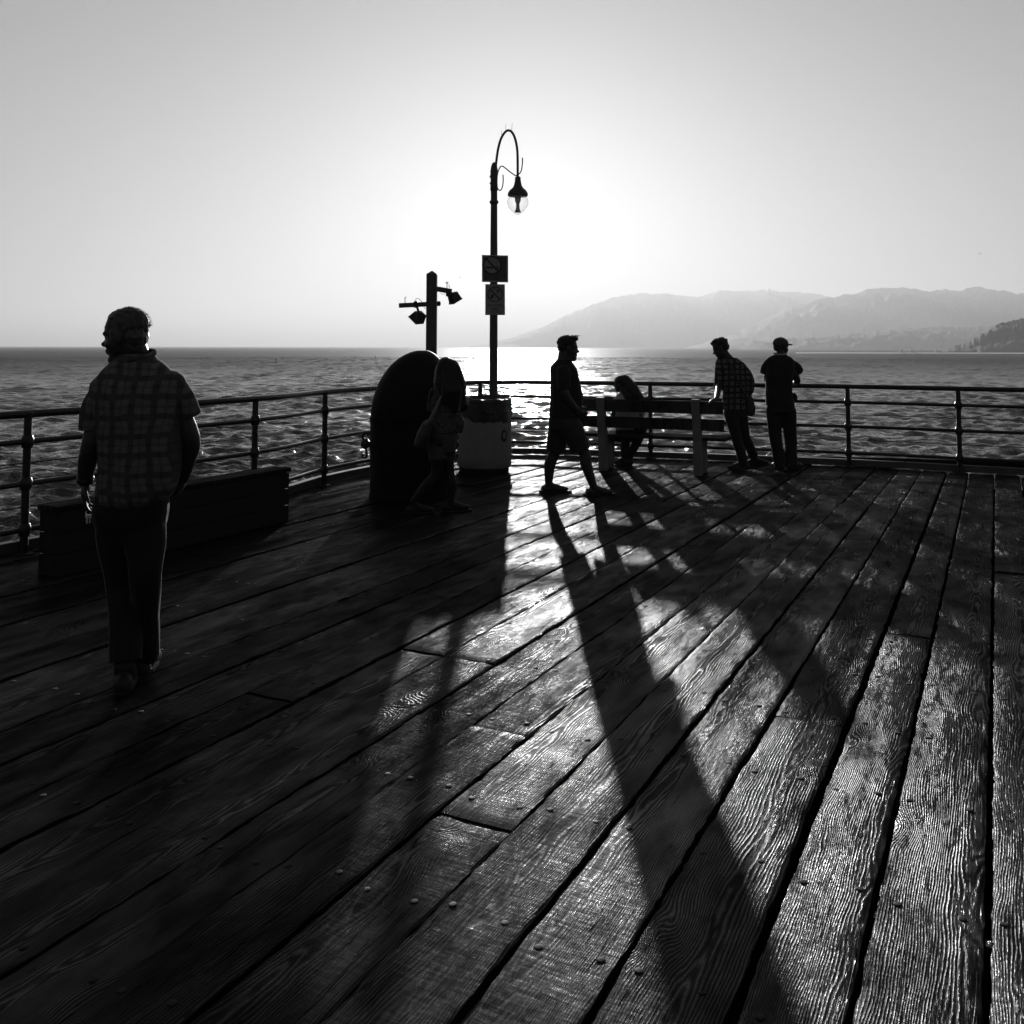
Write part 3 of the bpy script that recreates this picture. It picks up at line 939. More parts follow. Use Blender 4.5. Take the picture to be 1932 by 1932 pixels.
# round emblem on the right of the front
em = MB()
ce, re_ = R(-44), 0.362
for rr, mat, nm, off in ((0.062, M['sign_black'], "emblem", 0.001), (0.034, M['bin_pale'], "emblem_face", 0.004)):
    m = MB()
    vs = []
    for k in range(24):
        a = 2 * math.pi * k / 24
        th = ce + rr * 0.85 * math.cos(a) / re_
        vs.append(((re_ + off) * math.cos(th), (re_ + off) * math.sin(th), 0.47 + rr * 1.25 * math.sin(a) + (0.008 if off > .002 else 0)))
    m.add(vs, [tuple(range(24))]).build(nm, mat, litter)
MB().box((0.36, -0.02, 0.27), (0.03, 0.07, 0.03)).build("lug", M['bin_pale'], litter, bevel=0.006)
MB().box((0.36, -0.02, 0.19), (0.025, 0.09, 0.05)).build("lug", M['bin_pale'], litter, bevel=0.006)

# ------------------------------------------------------------------ round-topped container
kc = Vector((-1.06, 10.42, 0))
kz = empty("arched_container", kc)
tag(kz, "tall black round-topped steel container with shackles on its sides", "container")
def dome(z, s=1.0):
    """left and right reach of the lopsided shell at height z"""
    l = -0.462 if z < 0.82 else 0.10 - 0.562 * math.sqrt(max(0.0, 1 - ((z - 0.82) / 0.745) ** 2))
    r = 0.40 if z < 1.05 else 0.10 + 0.30 * math.sqrt(max(0.0, 1 - ((z - 1.05) / 0.515) ** 2))
    return l * s, r * s
def shell_rows(zs, s=1.0, seg=48):
    m = MB()
    vs, fs = [], []
    for z in zs:
        l, r = dome(z)
        cx, rx = (l + r) / 2, (r - l) / 2 * s
        ry = 0.43 * s * (rx / 0.416) ** 0.8 if z > 0.82 else 0.43 * s
        for k in range(seg):
            a = 2 * math.pi * k / seg
            ux, uy = math.cos(a), math.sin(a)
            ux, uy = math.copysign(abs(ux) ** .72, ux), math.copysign(abs(uy) ** .72, uy)
            vs.append((cx + rx * ux, ry * uy, z))
    n = len(zs)
    for i in range(n - 1):
        for k in range(seg):
            k2 = (k + 1) % seg
            fs.append((i * seg + k, i * seg + k2, (i + 1) * seg + k2, (i + 1) * seg + k))
    fs += [tuple(range(seg))[::-1], tuple((n - 1) * seg + k for k in range(seg))]
    return m.add(vs, fs)
shell_rows([0.04, 0.3, 0.6, 0.82, 0.92, 1.02, 1.1, 1.18, 1.25, 1.31, 1.37, 1.42, 1.46, 1.495, 1.52, 1.54, 1.553, 1.56]).build("shell", M['steel_dark'], kz, auto=50)
shell_rows([0.0, 0.05], 1.015).build("base_ring", M['steel_dark'], kz, auto=40)
for z in (0.50, 0.80): shell_rows([z, z + 0.006, z + 0.042, z + 0.048], 1.018).build("hoop", M['steel_dark'], kz, auto=40)
for k in range(14):
    z = 0.14 + 0.05 * (k % 7)
    MB().lathe([(0.013, 0), (0.013, .006), (0.006, .011)], (-0.30 + 0.55 * (k // 7), -0.432, z), 8, Matrix.Rotation(R(90), 3, 'X')).build("rivet", M['steel_dark'], kz)
def shackle(x, sgn):
    sh = empty("shackle", (x, -0.12, 0.56), parent=kz)
    MB().tube(spl([Vector((sgn * a, 0, b)) for a, b in [(0, .10), (.045, .125), (.075, .10), (.075, .065), (.045, .045), (.02, .05)]]), 0.014, 8).build("ring", M['iron'], sh, smooth=True)
    MB().lathe([(0.03, -.04), (0.05, -.03), (0.05, .03), (0.03, .04)], (sgn * 0.045, 0, 0.0), 12, Matrix.Rotation(R(90), 3, 'X')).build("block", M['iron'], sh, smooth=True)
    MB().tube(spl([Vector((sgn * a, 0, b)) for a, b in [(.05, -.03), (.035, -.08), (.03, -.12), (.05, -.145), (.075, -.13), (.07, -.10)]]), 0.013, 8).build("hook", M['iron'], sh, smooth=True)
shackle(-0.46, -1)
shackle(0.40, 1)

# ------------------------------------------------------------------ long wooden box by the left railing
c_nl, c_fr = at(73, 1084, 1), at(545, 983, 1)
def ground(x, y, z=0.0):
    d = at(x, y, 1.0) - Vector((0, 0, 1.6))
    return Vector((0, 0, 1.6)) + d * ((z - 1.6) / d.z)
bnl, bfr = ground(72, 1086), ground(545, 984)
# long axis runs with the planks
ax = Vector((SX, SY, 0)); ac = Vector((SY, -SX, 0))
Lb = (bfr - bnl).dot(ax); Wb = (bfr - bnl).dot(ac)
boxo = empty("wooden_box", bnl, math.pi / 2 - TH)
tag(boxo, "long low dark wooden box beside the left railing, behind the man walking away", "box")
H = 0.45
# local x along, local y to the left, so the box spans y 0..-Wb
hb3 = H / 3
for k in range(3):
    zc = hb3 * (k + 0.5)
    MB().box((Lb / 2, -0.0125, zc), (Lb, 0.025, hb3 - 0.006)).build("side_board", M['box_side'], boxo, bevel=0.003)
    MB().box((Lb / 2, -Wb + 0.0125, zc), (Lb, 0.025, hb3 - 0.006)).build("side_board", M['box_side'], boxo, bevel=0.003)
    MB().box((0.0125, -Wb / 2, zc), (0.025, Wb - 0.056, hb3 - 0.006)).build("end_board", M['box_side'], boxo, bevel=0.003)
    MB().box((Lb - 0.0125, -Wb / 2, zc), (0.025, Wb - 0.056, hb3 - 0.006)).build("end_board", M['box_side'], boxo, bevel=0.003)
nbd = 4
for k in range(nbd):
    wbd = (Wb + 0.03) / nbd
    MB().box((Lb / 2, 0.015 - wbd * (k + 0.5), H + 0.02), (Lb + 0.03, wbd - 0.007, 0.036)).build("top_board", M['box_wood'], boxo, bevel=0.004)

# ------------------------------------------------------------------ bench
bu, bv = Vector((0.92, -0.392, 0)).normalized(), Vector((0.392, 0.92, 0)).normalized()
bo = Vector((1.76, 12.3, 0))
bench = empty("park_bench", bo, math.atan2(bu.y, bu.x))
tag(bench, "wooden park bench with pale uprights, seen from behind, facing the sea", "bench")
def up_leg(u):
    m = MB()
    h0 = 0.058
    pts = [(-0.055, 0.0), (0.075, 0.0), (0.055, 0.45), (-0.06, 0.955), (-0.16, 0.95), (-0.075, 0.42)]   # v, z
    vs = [(u - 0.048, v, z) for v, z in pts] + [(u + 0.048, v, z) for v, z in pts]
    n = len(pts)
    fs = [tuple(range(n)), tuple(range(2 * n - 1, n - 1, -1))] + [(i, i + n, (i + 1) % n + n, (i + 1) % n) for i in range(n)]
    m.add(vs, fs).build("upright", M['bench_white'], bench, bevel=0.004)
    MB().box((u + 0.0, 0.31, 0.21), (0.092, 0.10, 0.42)).build("front_leg", M['bench_white'], bench, bevel=0.004)
    MB().bar((u, 0.085, 0.38), (u, 0.255, 0.38), 0.085, 0.075).build("seat_bearer", M['bench_white'], bench, bevel=0.003)
    MB().box((u + 0.0, 0.105, 0.045), (0.07, 0.05, 0.09)).build("foot_bracket", M['iron'], bench)
up_leg(-0.62)
up_leg(0.62)
def board(z, v, hh, name="back_board"):
    MB().box((0, v, z), (1.90, 0.042, hh)).build(name, M['bench_wood'], bench, bevel=0.005)
board(0.848, -0.062, 0.158)
board(0.63, -0.012, 0.145)
for v in (0.12, 0.27, 0.42):
    MB().box((0, v, 0.447), (1.92, 0.142, 0.044)).build("seat_board", M['bench_wood'], bench, bevel=0.005)

# ------------------------------------------------------------------ people: bodies and clothes grown as closed surfaces
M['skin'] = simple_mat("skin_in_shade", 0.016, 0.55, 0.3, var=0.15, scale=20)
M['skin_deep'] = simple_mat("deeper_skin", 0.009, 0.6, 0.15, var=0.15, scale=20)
M['hair_dark'] = simple_mat("dark_hair", 0.008, 0.5, 0.15, scale=120, var=0.5, sheen=0.5)
M['hair_grey'] = simple_mat("greying_hair", 0.035, 0.5, 0.3, scale=120, var=0.5, sheen=0.5)
M['shoe'] = simple_mat("dark_leather", 0.010, 0.65, 0.2)
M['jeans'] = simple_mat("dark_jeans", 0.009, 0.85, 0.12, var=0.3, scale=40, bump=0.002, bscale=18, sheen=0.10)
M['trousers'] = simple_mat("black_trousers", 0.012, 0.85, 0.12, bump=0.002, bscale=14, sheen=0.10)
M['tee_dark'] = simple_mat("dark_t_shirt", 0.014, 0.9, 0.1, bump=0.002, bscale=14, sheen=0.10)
M['top_light'] = simple_mat("pale_top", 0.26, 0.9, 0.1, bump=0.002, bscale=14, sheen=0.10)
M['shorts_mid'] = simple_mat("dark_shorts", 0.022, 0.9, 0.1, bump=0.002, bscale=14, sheen=0.10)
M['denim_pale'] = simple_mat("pale_denim", 0.035, 0.9, 0.1, var=0.3, scale=50, bump=0.002, bscale=20, sheen=0.10)
M['strap'] = simple_mat("pale_strap", 0.10, 0.7, 0.2)
M['bag_dark'] = simple_mat("dark_bag", 0.015, 0.6, 0.3, bump=0.002, bscale=25, sheen=0.10)
M['collar_pale'] = simple_mat("pale_collar", 0.22, 0.9, 0.1)

def plaid_mat(name, base, dark, size, thin=0.10, seed=0.0, ax=0):
    """woven check: dark bands both ways, warped with the cloth"""
    t = NT(name)
    co = t.coord()
    wv = t.node("ShaderNodeTexNoise")
    t.put(wv.inputs["Vector"], t.vmath('ADD', co, (seed, 0, 0)))
    wv.inputs["Scale"].default_value = 5.0
    p = t.vmath('ADD', co, t.vmath('SCALE', t.vmath('SUBTRACT', wv.outputs["Color"], (0.5, 0.5, 0.5)), scale=0.06))
    sp = t.node("ShaderNodeSeparateXYZ")
    t.put(sp.inputs[0], p)
    def bands(v, k, w):
        f = t.math('FRACT', t.math('DIVIDE', v, k))
        d = t.math('ABSOLUTE', t.math('SUBTRACT', f, 0.5))
        return t.ramp(d, w, w + 0.05, 1.0, 0.0)
    b = t.math('MAXIMUM', bands(sp.outputs[0], size, thin), bands(sp.outputs[2], size, thin))
    b2 = t.math('MAXIMUM', bands(t.math('ADD', sp.outputs[0], size * 0.5), size, 0.03), bands(t.math('ADD', sp.outputs[2], size * 0.5), size, 0.03))
    col = t.math('MULTIPLY', base, t.ramp(b, 0, 1, 1.0, dark))
    col = t.math('MULTIPLY', col, t.ramp(b2, 0, 1, 1.0, 0.72))
    col = t.math('MULTIPLY', col, t.ramp(t.noise(co, 30, 3), 0.3, 0.7, 0.8, 1.2))
    t.bsdf(col, 0.9, 0.0, 0.1, t.bump(t.noise(co, 16, 3), 0.002))
    return t.m
M['plaid_pale'] = plaid_mat("pale_plaid_cotton", 0.075, 0.5, 0.088, 0.13)
M['plaid_bold'] = plaid_mat("bold_plaid_cotton", 0.08, 0.18, 0.075, 0.16, 3.0)
def pattern_mat(name, base):
    t = NT(name)
    co = t.coord()
    n = t.noise(co, 45, 3, 0.6, 1.5)
    t.bsdf(t.math('MULTIPLY', t.ramp(n, 0.42, 0.58, 0.25, 1.3), base), 0.85, 0, 0.15)
    return t.m
M['print_top'] = pattern_mat("printed_blouse", 0.05)

def ball(m, c, r, Mx=None, seg=14, rings=9):
    c = Vector(c)
    vs, fs = [], []
    for i in range(1, rings):
        ph = math.pi * i / rings
        for k in range(seg):
            a = 2 * math.pi * k / seg
            p = Vector((r[0] * math.sin(ph) * math.cos(a), r[1] * math.sin(ph) * math.sin(a), r[2] * math.cos(ph)))
            vs.append(c + (Mx @ p if Mx is not None else p))
    top, bot = Vector((0, 0, r[2])), Vector((0, 0, -r[2]))
    vs.append(c + (Mx @ top if Mx is not None else top)); vs.append(c + (Mx @ bot if Mx is not None else bot))
    n = len(vs)
    for i in range(rings - 2):
        for k in range(seg):
            k2 = (k + 1) % seg
            fs.append((i * seg + k, (i + 1) * seg + k, (i + 1) * seg + k2, i * seg + k2))
    for k in range(seg):
        k2 = (k + 1) % seg
        fs.append((n - 2, k, k2))
        fs.append((n - 1, (rings - 2) * seg + k2, (rings - 2) * seg + k))
    m.add(vs, fs)
    return m

def limb(m, pts, rs, seg=12, sub=4, flat=False):
    """tapered round limb; hemispherical ends unless flat"""
    P = spl(pts, sub) if len(pts) > 2 else [Vector(pts[0]).lerp(Vector(pts[1]), k / sub) for k in range(sub + 1)]
    n = len(P)
    rr = list(np.interp(np.linspace(0, len(pts) - 1, n), range(len(pts)), rs))
    t0 = (P[0] - P[1]).normalized(); t1 = (P[-1] - P[-2]).normalized()
    if True:                                   # the root end is always round, a cut end (hem, cuff) stays flat
        a = [(P[0] + t0 * rr[0] * s, rr[0] * c) for s, c in ((.98, .15), (.87, .5), (.5, .87))]
        b = [] if flat else [(P[-1] + t1 * rr[-1] * s, rr[-1] * c) for s, c in ((.5, .87), (.87, .5), (.98, .15))]
        P = [p for p, _ in a] + P + [p for p, _ in b]
        rr = [r for _, r in a] + rr + [r for _, r in b]
    m.tube(P, rr, seg)
    return m

def torso(m, secs, yaw=0.0, seg=22, sub=4):
    """secs: (centre, half width, half depth) from the bottom up; yaw turns the width axis"""
    cs = spl([s[0] for s in secs], sub)
    n = len(cs)
    xs = np.linspace(0, len(secs) - 1, n)
    rx = np.interp(xs, range(len(secs)), [s[1] for s in secs])
    ry = np.interp(xs, range(len(secs)), [s[2] for s in secs])
    vs, fs = [], []
    ca, sa = math.cos(yaw), math.sin(yaw)
    for i, c in enumerate(cs):
        for k in range(seg):
            a = 2 * math.pi * k / seg
            ux, uy = math.cos(a), math.sin(a)
            e = 0.86                           # a little squarer than an ellipse
            ux, uy = math.copysign(abs(ux) ** e, ux) * rx[i], math.copysign(abs(uy) ** e, uy) * ry[i]
            vs.append(c + Vector((ux * ca - uy * sa, ux * sa + uy * ca, 0)))
    for i in range(n - 1):
        for k in range(seg):
            k2 = (k + 1) % seg
            fs.append((i * seg + k, i * seg + k2, (i + 1) * seg + k2, (i + 1) * seg + k))
    fs.append(tuple(range(seg))[::-1])
    fs.append(tuple((n - 1) * seg + k for k in range(seg)))
    m.add(vs, fs)
    return m

def head_frame(fwd, pitch=0.0, roll=0.0):
    f = Vector((fwd[0], fwd[1], 0)).normalized()
    l = Vector((-f.y, f.x, 0))
    u = Vector((0, 0, 1))
    Mx = Matrix((f, l, u)).transposed()
    return Mx @ Matrix.Rotation(pitch, 3, 'Y') @ Matrix.Rotation(roll, 3, 'X')

def head(m, c, h, Mx):
    """skull, brow, nose, lips, chin, ears; c at eye height, h chin to crown"""
    for p, r in [((-.06, 0, .15), (.42, .335, .35)), ((.07, 0, -.10), (.29, .275, .37)), ((.15, 0, -.37), (.19, .18, .125)),
                 ((.30, 0, .09), (.09, .21, .06)), ((.345, 0, -.02), (.06, .045, .12)), ((.40, 0, -.095), (.085, .065, .06)),
                 ((.345, 0, -.225), (.055, .11, .03)), ((.335, 0, -.275), (.055, .10, .03)), ((.30, 0, -.41), (.07, .09, .07)),
                 ((.27, .13, -.0), (.06, .06, .045)), ((.27, -.13, -.0), (.06, .06, .045)), ((.2, .17, -.13), (.12, .09, .1)), ((.2, -.17, -.13), (.12, .09, .1)),
                 ((-.05, .335, -.05), (.085, .035, .13)), ((-.05, -.335, -.05), (.085, .035, .13))]:
        ball(m, Vector(c) + Mx @ (Vector(p) * h), [x * h for x in r], Mx)
    return m

def hand(m, wrist, d, n, thumb, curl=0.35, s=1.0):
    """palm and five fingers; d towards the fingertips, n out of the palm, thumb +1/-1 side of d x n"""
    wrist, d, n = Vector(wrist), Vector(d).normalized(), Vector(n)
    n = (n - d * n.dot(d)).normalized()
    w = d.cross(n) * thumb
    Mx = Matrix((d, w, n)).transposed()
    ball(m, wrist + d * 0.052 * s, (0.058 * s, 0.042 * s, 0.018 * s), Mx)
    ball(m, wrist + d * 0.03 * s + w * 0.018 * s + n * .008 * s, (0.036 * s, 0.02 * s, 0.017 * s), Mx)
    for off, ln, k in ((.031, .072, 0), (.0105, .082, 1), (-.0105, .076, 2), (-.031, .058, 3)):
        p = wrist + d * (0.088 - 0.004 * abs(k - 1)) * s + w * off * s
        dd = (d + w * off * 1.2).normalized()
        pts = [p - dd * 0.015 * s, p]
        for q, f in enumerate((.45, .31, .24)):
            ang = curl * (0.55 + 0.35 * q) * (1 + 0.12 * k)
            dd = (dd * math.cos(ang) + n * math.sin(ang)).normalized()
            p = p + dd * ln * f * s
            pts.append(p)
        limb(m, pts, [.0095 * s, .0095 * s, .009 * s, .0085 * s, .0075 * s], 8, 2)
    p = wrist + d * 0.026 * s + w * 0.03 * s
    pts = [p, p + (d * .7 + w * .62 + n * .2) * 0.045 * s, p + (d * .7 + w * .62 + n * .2) * 0.045 * s + (d * .9 + w * .15 + n * .35) * 0.034 * s]
    limb(m, pts, [.013 * s, .0105 * s, .0085 * s], 8, 3)
    return m

def foot(m, ankle, toe, r=0.04, sole=0.012, ln=0.26, wd=0.047):
    """bare foot or shoe on the ground: ankle point, toe direction"""
    a = Vector(ankle)
    t = Vector((toe[0], toe[1], 0)).normalized()
    l = Vector((-t.y, t.x, 0))
    Mx = Matrix((t, l, Vector((0, 0, 1)))).transposed()
    g = Vector((a.x, a.y, sole))
    ball(m, g - t * 0.035 + Vector((0, 0, .034)), (.05, .036, .036), Mx)
    limb(m, [a, g + t * 0.03 + Vector((0, 0, .055)), g + t * (ln * .42) + Vector((0, 0, .034)), g + t * (ln * .68) + Vector((0, 0, .024))], [r, .042, .036, .026], 10, 3)
    ball(m, g + t * (ln * .52) + Vector((0, 0, .026)), (.085, wd, .026), Mx)
    ball(m, g + t * (ln * .08) + Vector((0, 0, .02)), (.12, .036, .02), Mx)
    return m

def shoe(m, ankle, toe, ln=0.29, sole=0.0, w=1.0):
    a = Vector(ankle)
    t = Vector((toe[0], toe[1], 0)).normalized()
    l = Vector((-t.y, t.x, 0))
    Mx = Matrix((t, l, Vector((0, 0, 1)))).transposed()
    g = Vector((a.x, a.y, sole))
    ball(m, g - t * .04 + Vector((0, 0, .045)), (.058, .043 * w, .046), Mx)
    limb(m, [a + Vector((0, 0, -.0)), g + t * .03 + Vector((0, 0, .072)), g + t * (ln * .40) + Vector((0, 0, .05)), g + t * (ln * .62) + Vector((0, 0, .036))], [.05, .05, .044, .034], 10, 3)
    ball(m, g + t * (ln * .5) + Vector((0, 0, .036)), (.10, .052 * w, .036), Mx)
    # sole
    pts = []
    for k in range(20):
        an = 2 * math.pi * k / 20
        u, v = math.cos(an), math.sin(an)
        pts.append(g + t * (ln * .21 + u * ln * .52) + l * (v * (.046 if u < 0 else .052) * w))
    n = len(pts)
    m.add([p for p in pts] + [p + Vector((0, 0, .026)) for p in pts], [tuple(range(n))[::-1], tuple(range(n, 2 * n))] + [(i, (i + 1) % n, (i + 1) % n + n, i + n) for i in range(n)])
    return m

def grow(m, name, mat, parent, voxel=0.006, smooth=4, folds=0.0, fscale=14.0, seed=1, dirn=None, tuft=0.0):
    """union the collected closed shapes into one continuous skin, smooth it, lay folds into it"""
    me = bpy.data.meshes.new("raw")
    me.from_pydata(m.v, [], m.f)
    me.update()
    tmp = bpy.data.objects.new("tmp_raw", me)
    C.objects.link(tmp)
    r = tmp.modifiers.new("r", 'REMESH')
    r.mode = 'VOXEL'
    r.voxel_size = voxel
    r.use_smooth_shade = True
    if smooth:
        s = tmp.modifiers.new("s", 'SMOOTH')
        s.factor = 0.5
        s.iterations = smooth
    dg = bpy.context.evaluated_depsgraph_get()
    out = bpy.data.meshes.new_from_object(tmp.evaluated_get(dg))
    bpy.data.objects.remove(tmp)
    bpy.data.meshes.remove(me)
    out.name = name
    n = len(out.vertices)
    co = np.empty(n * 3, np.float32); out.vertices.foreach_get("co", co); co = co.reshape(-1, 3)
    if folds or tuft:
        no = np.empty(n * 3, np.float32); out.vertices.foreach_get("normal", no); no = no.reshape(-1, 3)
        g = np.random.default_rng(seed)
        d = np.zeros(n)
        if folds:
            for k in range(14):
                v = g.normal(0, 1, 3)
                if dirn is not None: v = v + np.array(dirn) * g.normal(0, 1.6)
                v = v / np.linalg.norm(v) * fscale * g.uniform(0.6, 2.4)
                ph = co @ v + g.uniform(0, 6.28) + 1.3 * np.sin(co @ (g.normal(0, 1, 3) * 6) + g.uniform(0, 6))
                d += np.cos(ph) * g.uniform(.4, 1) * 14 / np.linalg.norm(v)
            d = d / 4.0 * folds
        if tuft:
            t = np.zeros(n)
            for k in range(10):
                v = g.normal(0, 1, 3) * g.uniform(60, 190)
                t += np.sin(co @ v + g.uniform(0, 6.28))
            d = d + tuft * t / 2.5
        co = co + no * d[:, None]
        out.vertices.foreach_set("co", co.astype(np.float32).ravel())
    out.materials.clear()
    out.materials.append(mat)
    out.polygons.foreach_set("use_smooth", [True] * len(out.polygons))
    out.update()
    o = bpy.data.objects.new(name, out)
    C.objects.link(o)
    if parent: o.parent = parent
    return o

def person(base, label):
    o = empty("person", base)
    tag(o, label, "person")
    return o

def strands(name, mat, parent, roots, n, seed, r=0.0011):
    """loose hair: thin tapering tubes; roots(g) gives a short polyline"""
    g = np.random.default_rng(seed)
    m = MB()
    for k in range(n):
        P = spl([Vector(p) for p in roots(g)], 2)
        m.tube(P, list(np.linspace(r, r * 0.3, len(P))), 4, cap=False)
    o = m.build(name, mat, parent)
    o["kind"] = "stuff"
    return o

def mk(ox, oy, k, Y, base):
    c = crop(ox, oy, k)
    return lambda x, y, dy=0.0: c(x, y, Y + dy) - base

# ---- the man walking away on the left ------------------------------------------------
b1 = Vector((-1.79, 4.56, 0))
p1 = person(b1, "grey-haired man in pale plaid shirt and dark trousers walking away on the left")
J = mk(0, 541, 0.4, 4.56, b1)
hc = J(588, 238, 0.0)
HM = head_frame((-0.99, 0.12), R(7))
bd = MB()
head(bd, hc, 0.252, HM)
limb(bd, [J(610, 330, .02), J(640, 300, .01), hc + Vector((.03, 0, -.05))], [.066, .062, .062])
torso(bd, [(J(600, 1080, .03), .155, .115), (J(625, 950), .165, .12), (J(650, 760), .165, .118), (J(640, 560), .175, .12), (J(640, 430), .165, .10), (J(630, 350), .09, .07)])
hl, hr = J(575, 1080, 0.03), J(665, 1080, 0.03)
kl, kr = J(575, 1410, 0.10), J(690, 1370, -0.02)
al, ar = J(592, 1755, 0.0), J(682, 1735, 0.22)
al.z = 0.11; ar.z = 0.12
limb(bd, [hl, kl, al], [.06, .045, .036]); limb(bd, [hr, kr, ar], [.06, .045, .036])
foot(bd, al, (-0.25, 0.97)); foot(bd, ar, (-0.15, 0.98))
sl, sr = J(490, 510, .02), J(806, 490, .02)
el, er = J(438, 735, -.02), J(895, 715, .05)
wl_, wr = J(402, 922, .05), J(862, 905, .14)
limb(bd, [sl, el, J(412, 840, .02), wl_], [.048, .05, .044, .031]); limb(bd, [sr, er, J(880, 820, .09), wr], [.048, .05, .044, .031])
hand(bd, wl_, (J(398, 1060, .06) - wl_), (0.85, 0.35, 0), 1, 0.45, 1.0)
hand(bd, wr, (J(820, 1010, .18) - wr), (-0.8, 0.3, 0), -1, 0.5, 1.0)
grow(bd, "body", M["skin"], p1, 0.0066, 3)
ha = MB()
HS = .252
for p, r in [((-.09, 0, .20), (.405, .345, .335)), ((-.23, 0, -.01), (.215, .31, .26)), ((-.04, .19, .10), (.24, .15, .24)), ((-.04, -.19, .10), (.24, .15, .24)), ((-.02, 0, .33), (.30, .30, .20))]:
    ball(ha, hc + HM @ (Vector(p) * HS), [x * HS for x in r], HM)
grow(ha, "hair", M['hair_grey'], p1, 0.004, 3, tuft=0.0018, seed=4)
def hr1(g):
    a = g.uniform(0, 2 * math.pi); b = g.uniform(0.0, 1.75)
    n = Vector((math.cos(a) * math.sin(b), math.sin(a) * math.sin(b), math.cos(b)))
    s = hc + HM @ (Vector((-.09 + .375 * n.x, .32 * n.y, .19 + .31 * n.z)) * HS)
    d = (HM @ (n * .8 + Vector((-.35, 0, .25)))).normalized()
    l = g.uniform(.009, .018)
    return [s, s + d * l * .55, s + d * l + HM @ Vector((-.004, 0, -.001))]
strands("loose_hair", M['hair_grey'], p1, hr1, 2200, 5, 0.0008)
sh = MB()
torso(sh, [(J(606, 1036), .135, .115), (J(622, 1012), .160, .135), (J(640, 975), .176, .148), (J(652, 910), .190, .154), (J(662, 800), .196, .156), (J(660, 650), .200, .155), (J(650, 530), .202, .145), (J(645, 450), .192, .125), (J(645, 392), .150, .10), (J(645, 345), .095, .085), (J(645, 322), .076, .075)])
limb(sh, [J(500, 482, .02), J(452, 575), J(436, 684, -.01)], [.062, .068, .067], flat=True)
limb(sh, [J(808, 462, .02), J(860, 540, .02), J(892, 615, .04)], [.062, .062, .058], flat=True)
ball(sh, J(498, 480, .02), (.075, .08, .06)); ball(sh, J(802, 462, .02), (.075, .08, .06))
grow(sh, "shirt", M['plaid_pale'], p1, 0.006, 3, folds=0.0085, fscale=15, seed=21, dirn=(1.2, 0, .5))
co_ = MB()
co_.tube([J(643, 330) + Vector((.082 * math.cos(a), .082 * math.sin(a), 0.02 * math.sin(a) + .012 * math.cos(a))) for a in np.linspace(0, 2 * math.pi, 25)], 0.014, 8)
grow(co_, "collar", M['plaid_pale'], p1, 0.004, 2)
tr = MB()
torso(tr, [(J(620, 1175, .03), .12, .10), (J(622, 1120, .03), .155, .13), (J(618, 1060, .02), .166, .138), (J(628, 960, .01), .16, .125)])
limb(tr, [J(572, 1110, .03), J(575, 1250, .07), kl, J(590, 1560, .05), J(596, 1770, .0)], [.108, .102, .082, .073, .075], flat=True)
limb(tr, [J(672, 1110, .02), J(690, 1230, 0), kr, J(690, 1560, .1), J(684, 1745, .21)], [.106, .092, .075, .066, .068], flat=True)
grow(tr, "trousers", M['jeans'], p1, 0.006, 3, folds=0.010, fscale=13, seed=31, dirn=(0, 0, 1.3))
for k, (a, t) in enumerate(((al, (-0.25, 0.97)), (ar, (-0.15, 0.98)))):
    s = MB(); shoe(s, a, t); grow(s, "shoe", M['shoe'], p1, 0.006, 2)
wt = MB()
ax_ = (J(412, 840, .02) - wl_).normalized()
q_ = Vector((0, 0, 1)).rotation_difference(ax_).to_matrix()
wt.lathe([(.036, -.014), (.039, -.012), (.039, .012), (.036, .014)], wl_ + ax_ * .012, 16, q_)
wt.build("wristwatch", M['iron'], p1, smooth=True)
kp = b1 + J(418, 1072, .07)
ky = empty("key_ring", kp)
tag(ky, "small shiny metal ring of keys at the fingertips of the man on the left", "keys")
M['bright_metal'] = simple_mat("bright_metal", 0.6, 0.25, 0.5, metal=1.0)
MB().tube([Vector((.012 * math.cos(a), .003 * math.sin(a), .012 * math.sin(a))) for a in np.linspace(0, 2 * math.pi, 17)], 0.0014, 6).build("ring", M['bright_metal'], ky)
for dx, rz in ((-.006, .5), (.008, -.4)):
    k_ = MB().box((dx, 0, -.032), (.007, .002, .032)).lathe([(.010, -.0012), (.010, .0012)], (dx, 0, -.014), 10, Matrix.Rotation(R(90), 3, 'X'))
    k_.build("key", M['bright_metal'], ky)

# ---- the woman walking past the container ----------------------------------------------
b2 = Vector((-0.72, 9.32, 0))
p2 = person(b2, "woman with long dark hair and pale shorts walking past the round-topped container")
J = mk(680, 649, 0.18, 9.32, b2)
hc = J(905, 262, 0.0)
HM = head_frame((0.62, 0.78), R(10))
bd = MB()
head(bd, hc, 0.205, HM)
limb(bd, [J(885, 440), J(895, 380), hc + Vector((-.01, 0, -.05))], [.052, .05, .05])
torso(bd, [(J(850, 1000), .13, .10), (J(860, 880), .122, .095), (J(895, 720), .12, .09), (J(890, 560), .13, .095), (J(885, 470), .12, .07), (J(885, 420), .06, .05)], 0.25)
hl, hr = J(810, 1030, -.06), J(900, 1030, .06)
kl, kr = J(800, 1345, -.02), J(925, 1330, .10)
al, ar = J(560, 1650, -.06), J(945, 1690, .08)
al.z = max(al.z, 0.10); ar.z = 0.085
limb(bd, [hl, kl, J(690, 1490, -.05), al], [.082, .056, .052, .034]); limb(bd, [hr, kr, J(955, 1480, .08), ar], [.082, .056, .054, .034])
foot(bd, ar, (0.92, 0.35), .034, ln=.24)
foot(bd, al, (0.85, 0.35), .034, ln=.24)
sl, sr = J(770, 505, -.05), J(1005, 505, .05)
limb(bd, [sr, J(1100, 640, .10), J(1040, 700, .22)], [.045, .04, .03])
limb(bd, [sl, J(735, 700, .03), J(800, 800, .2)], [.045, .038, .03])
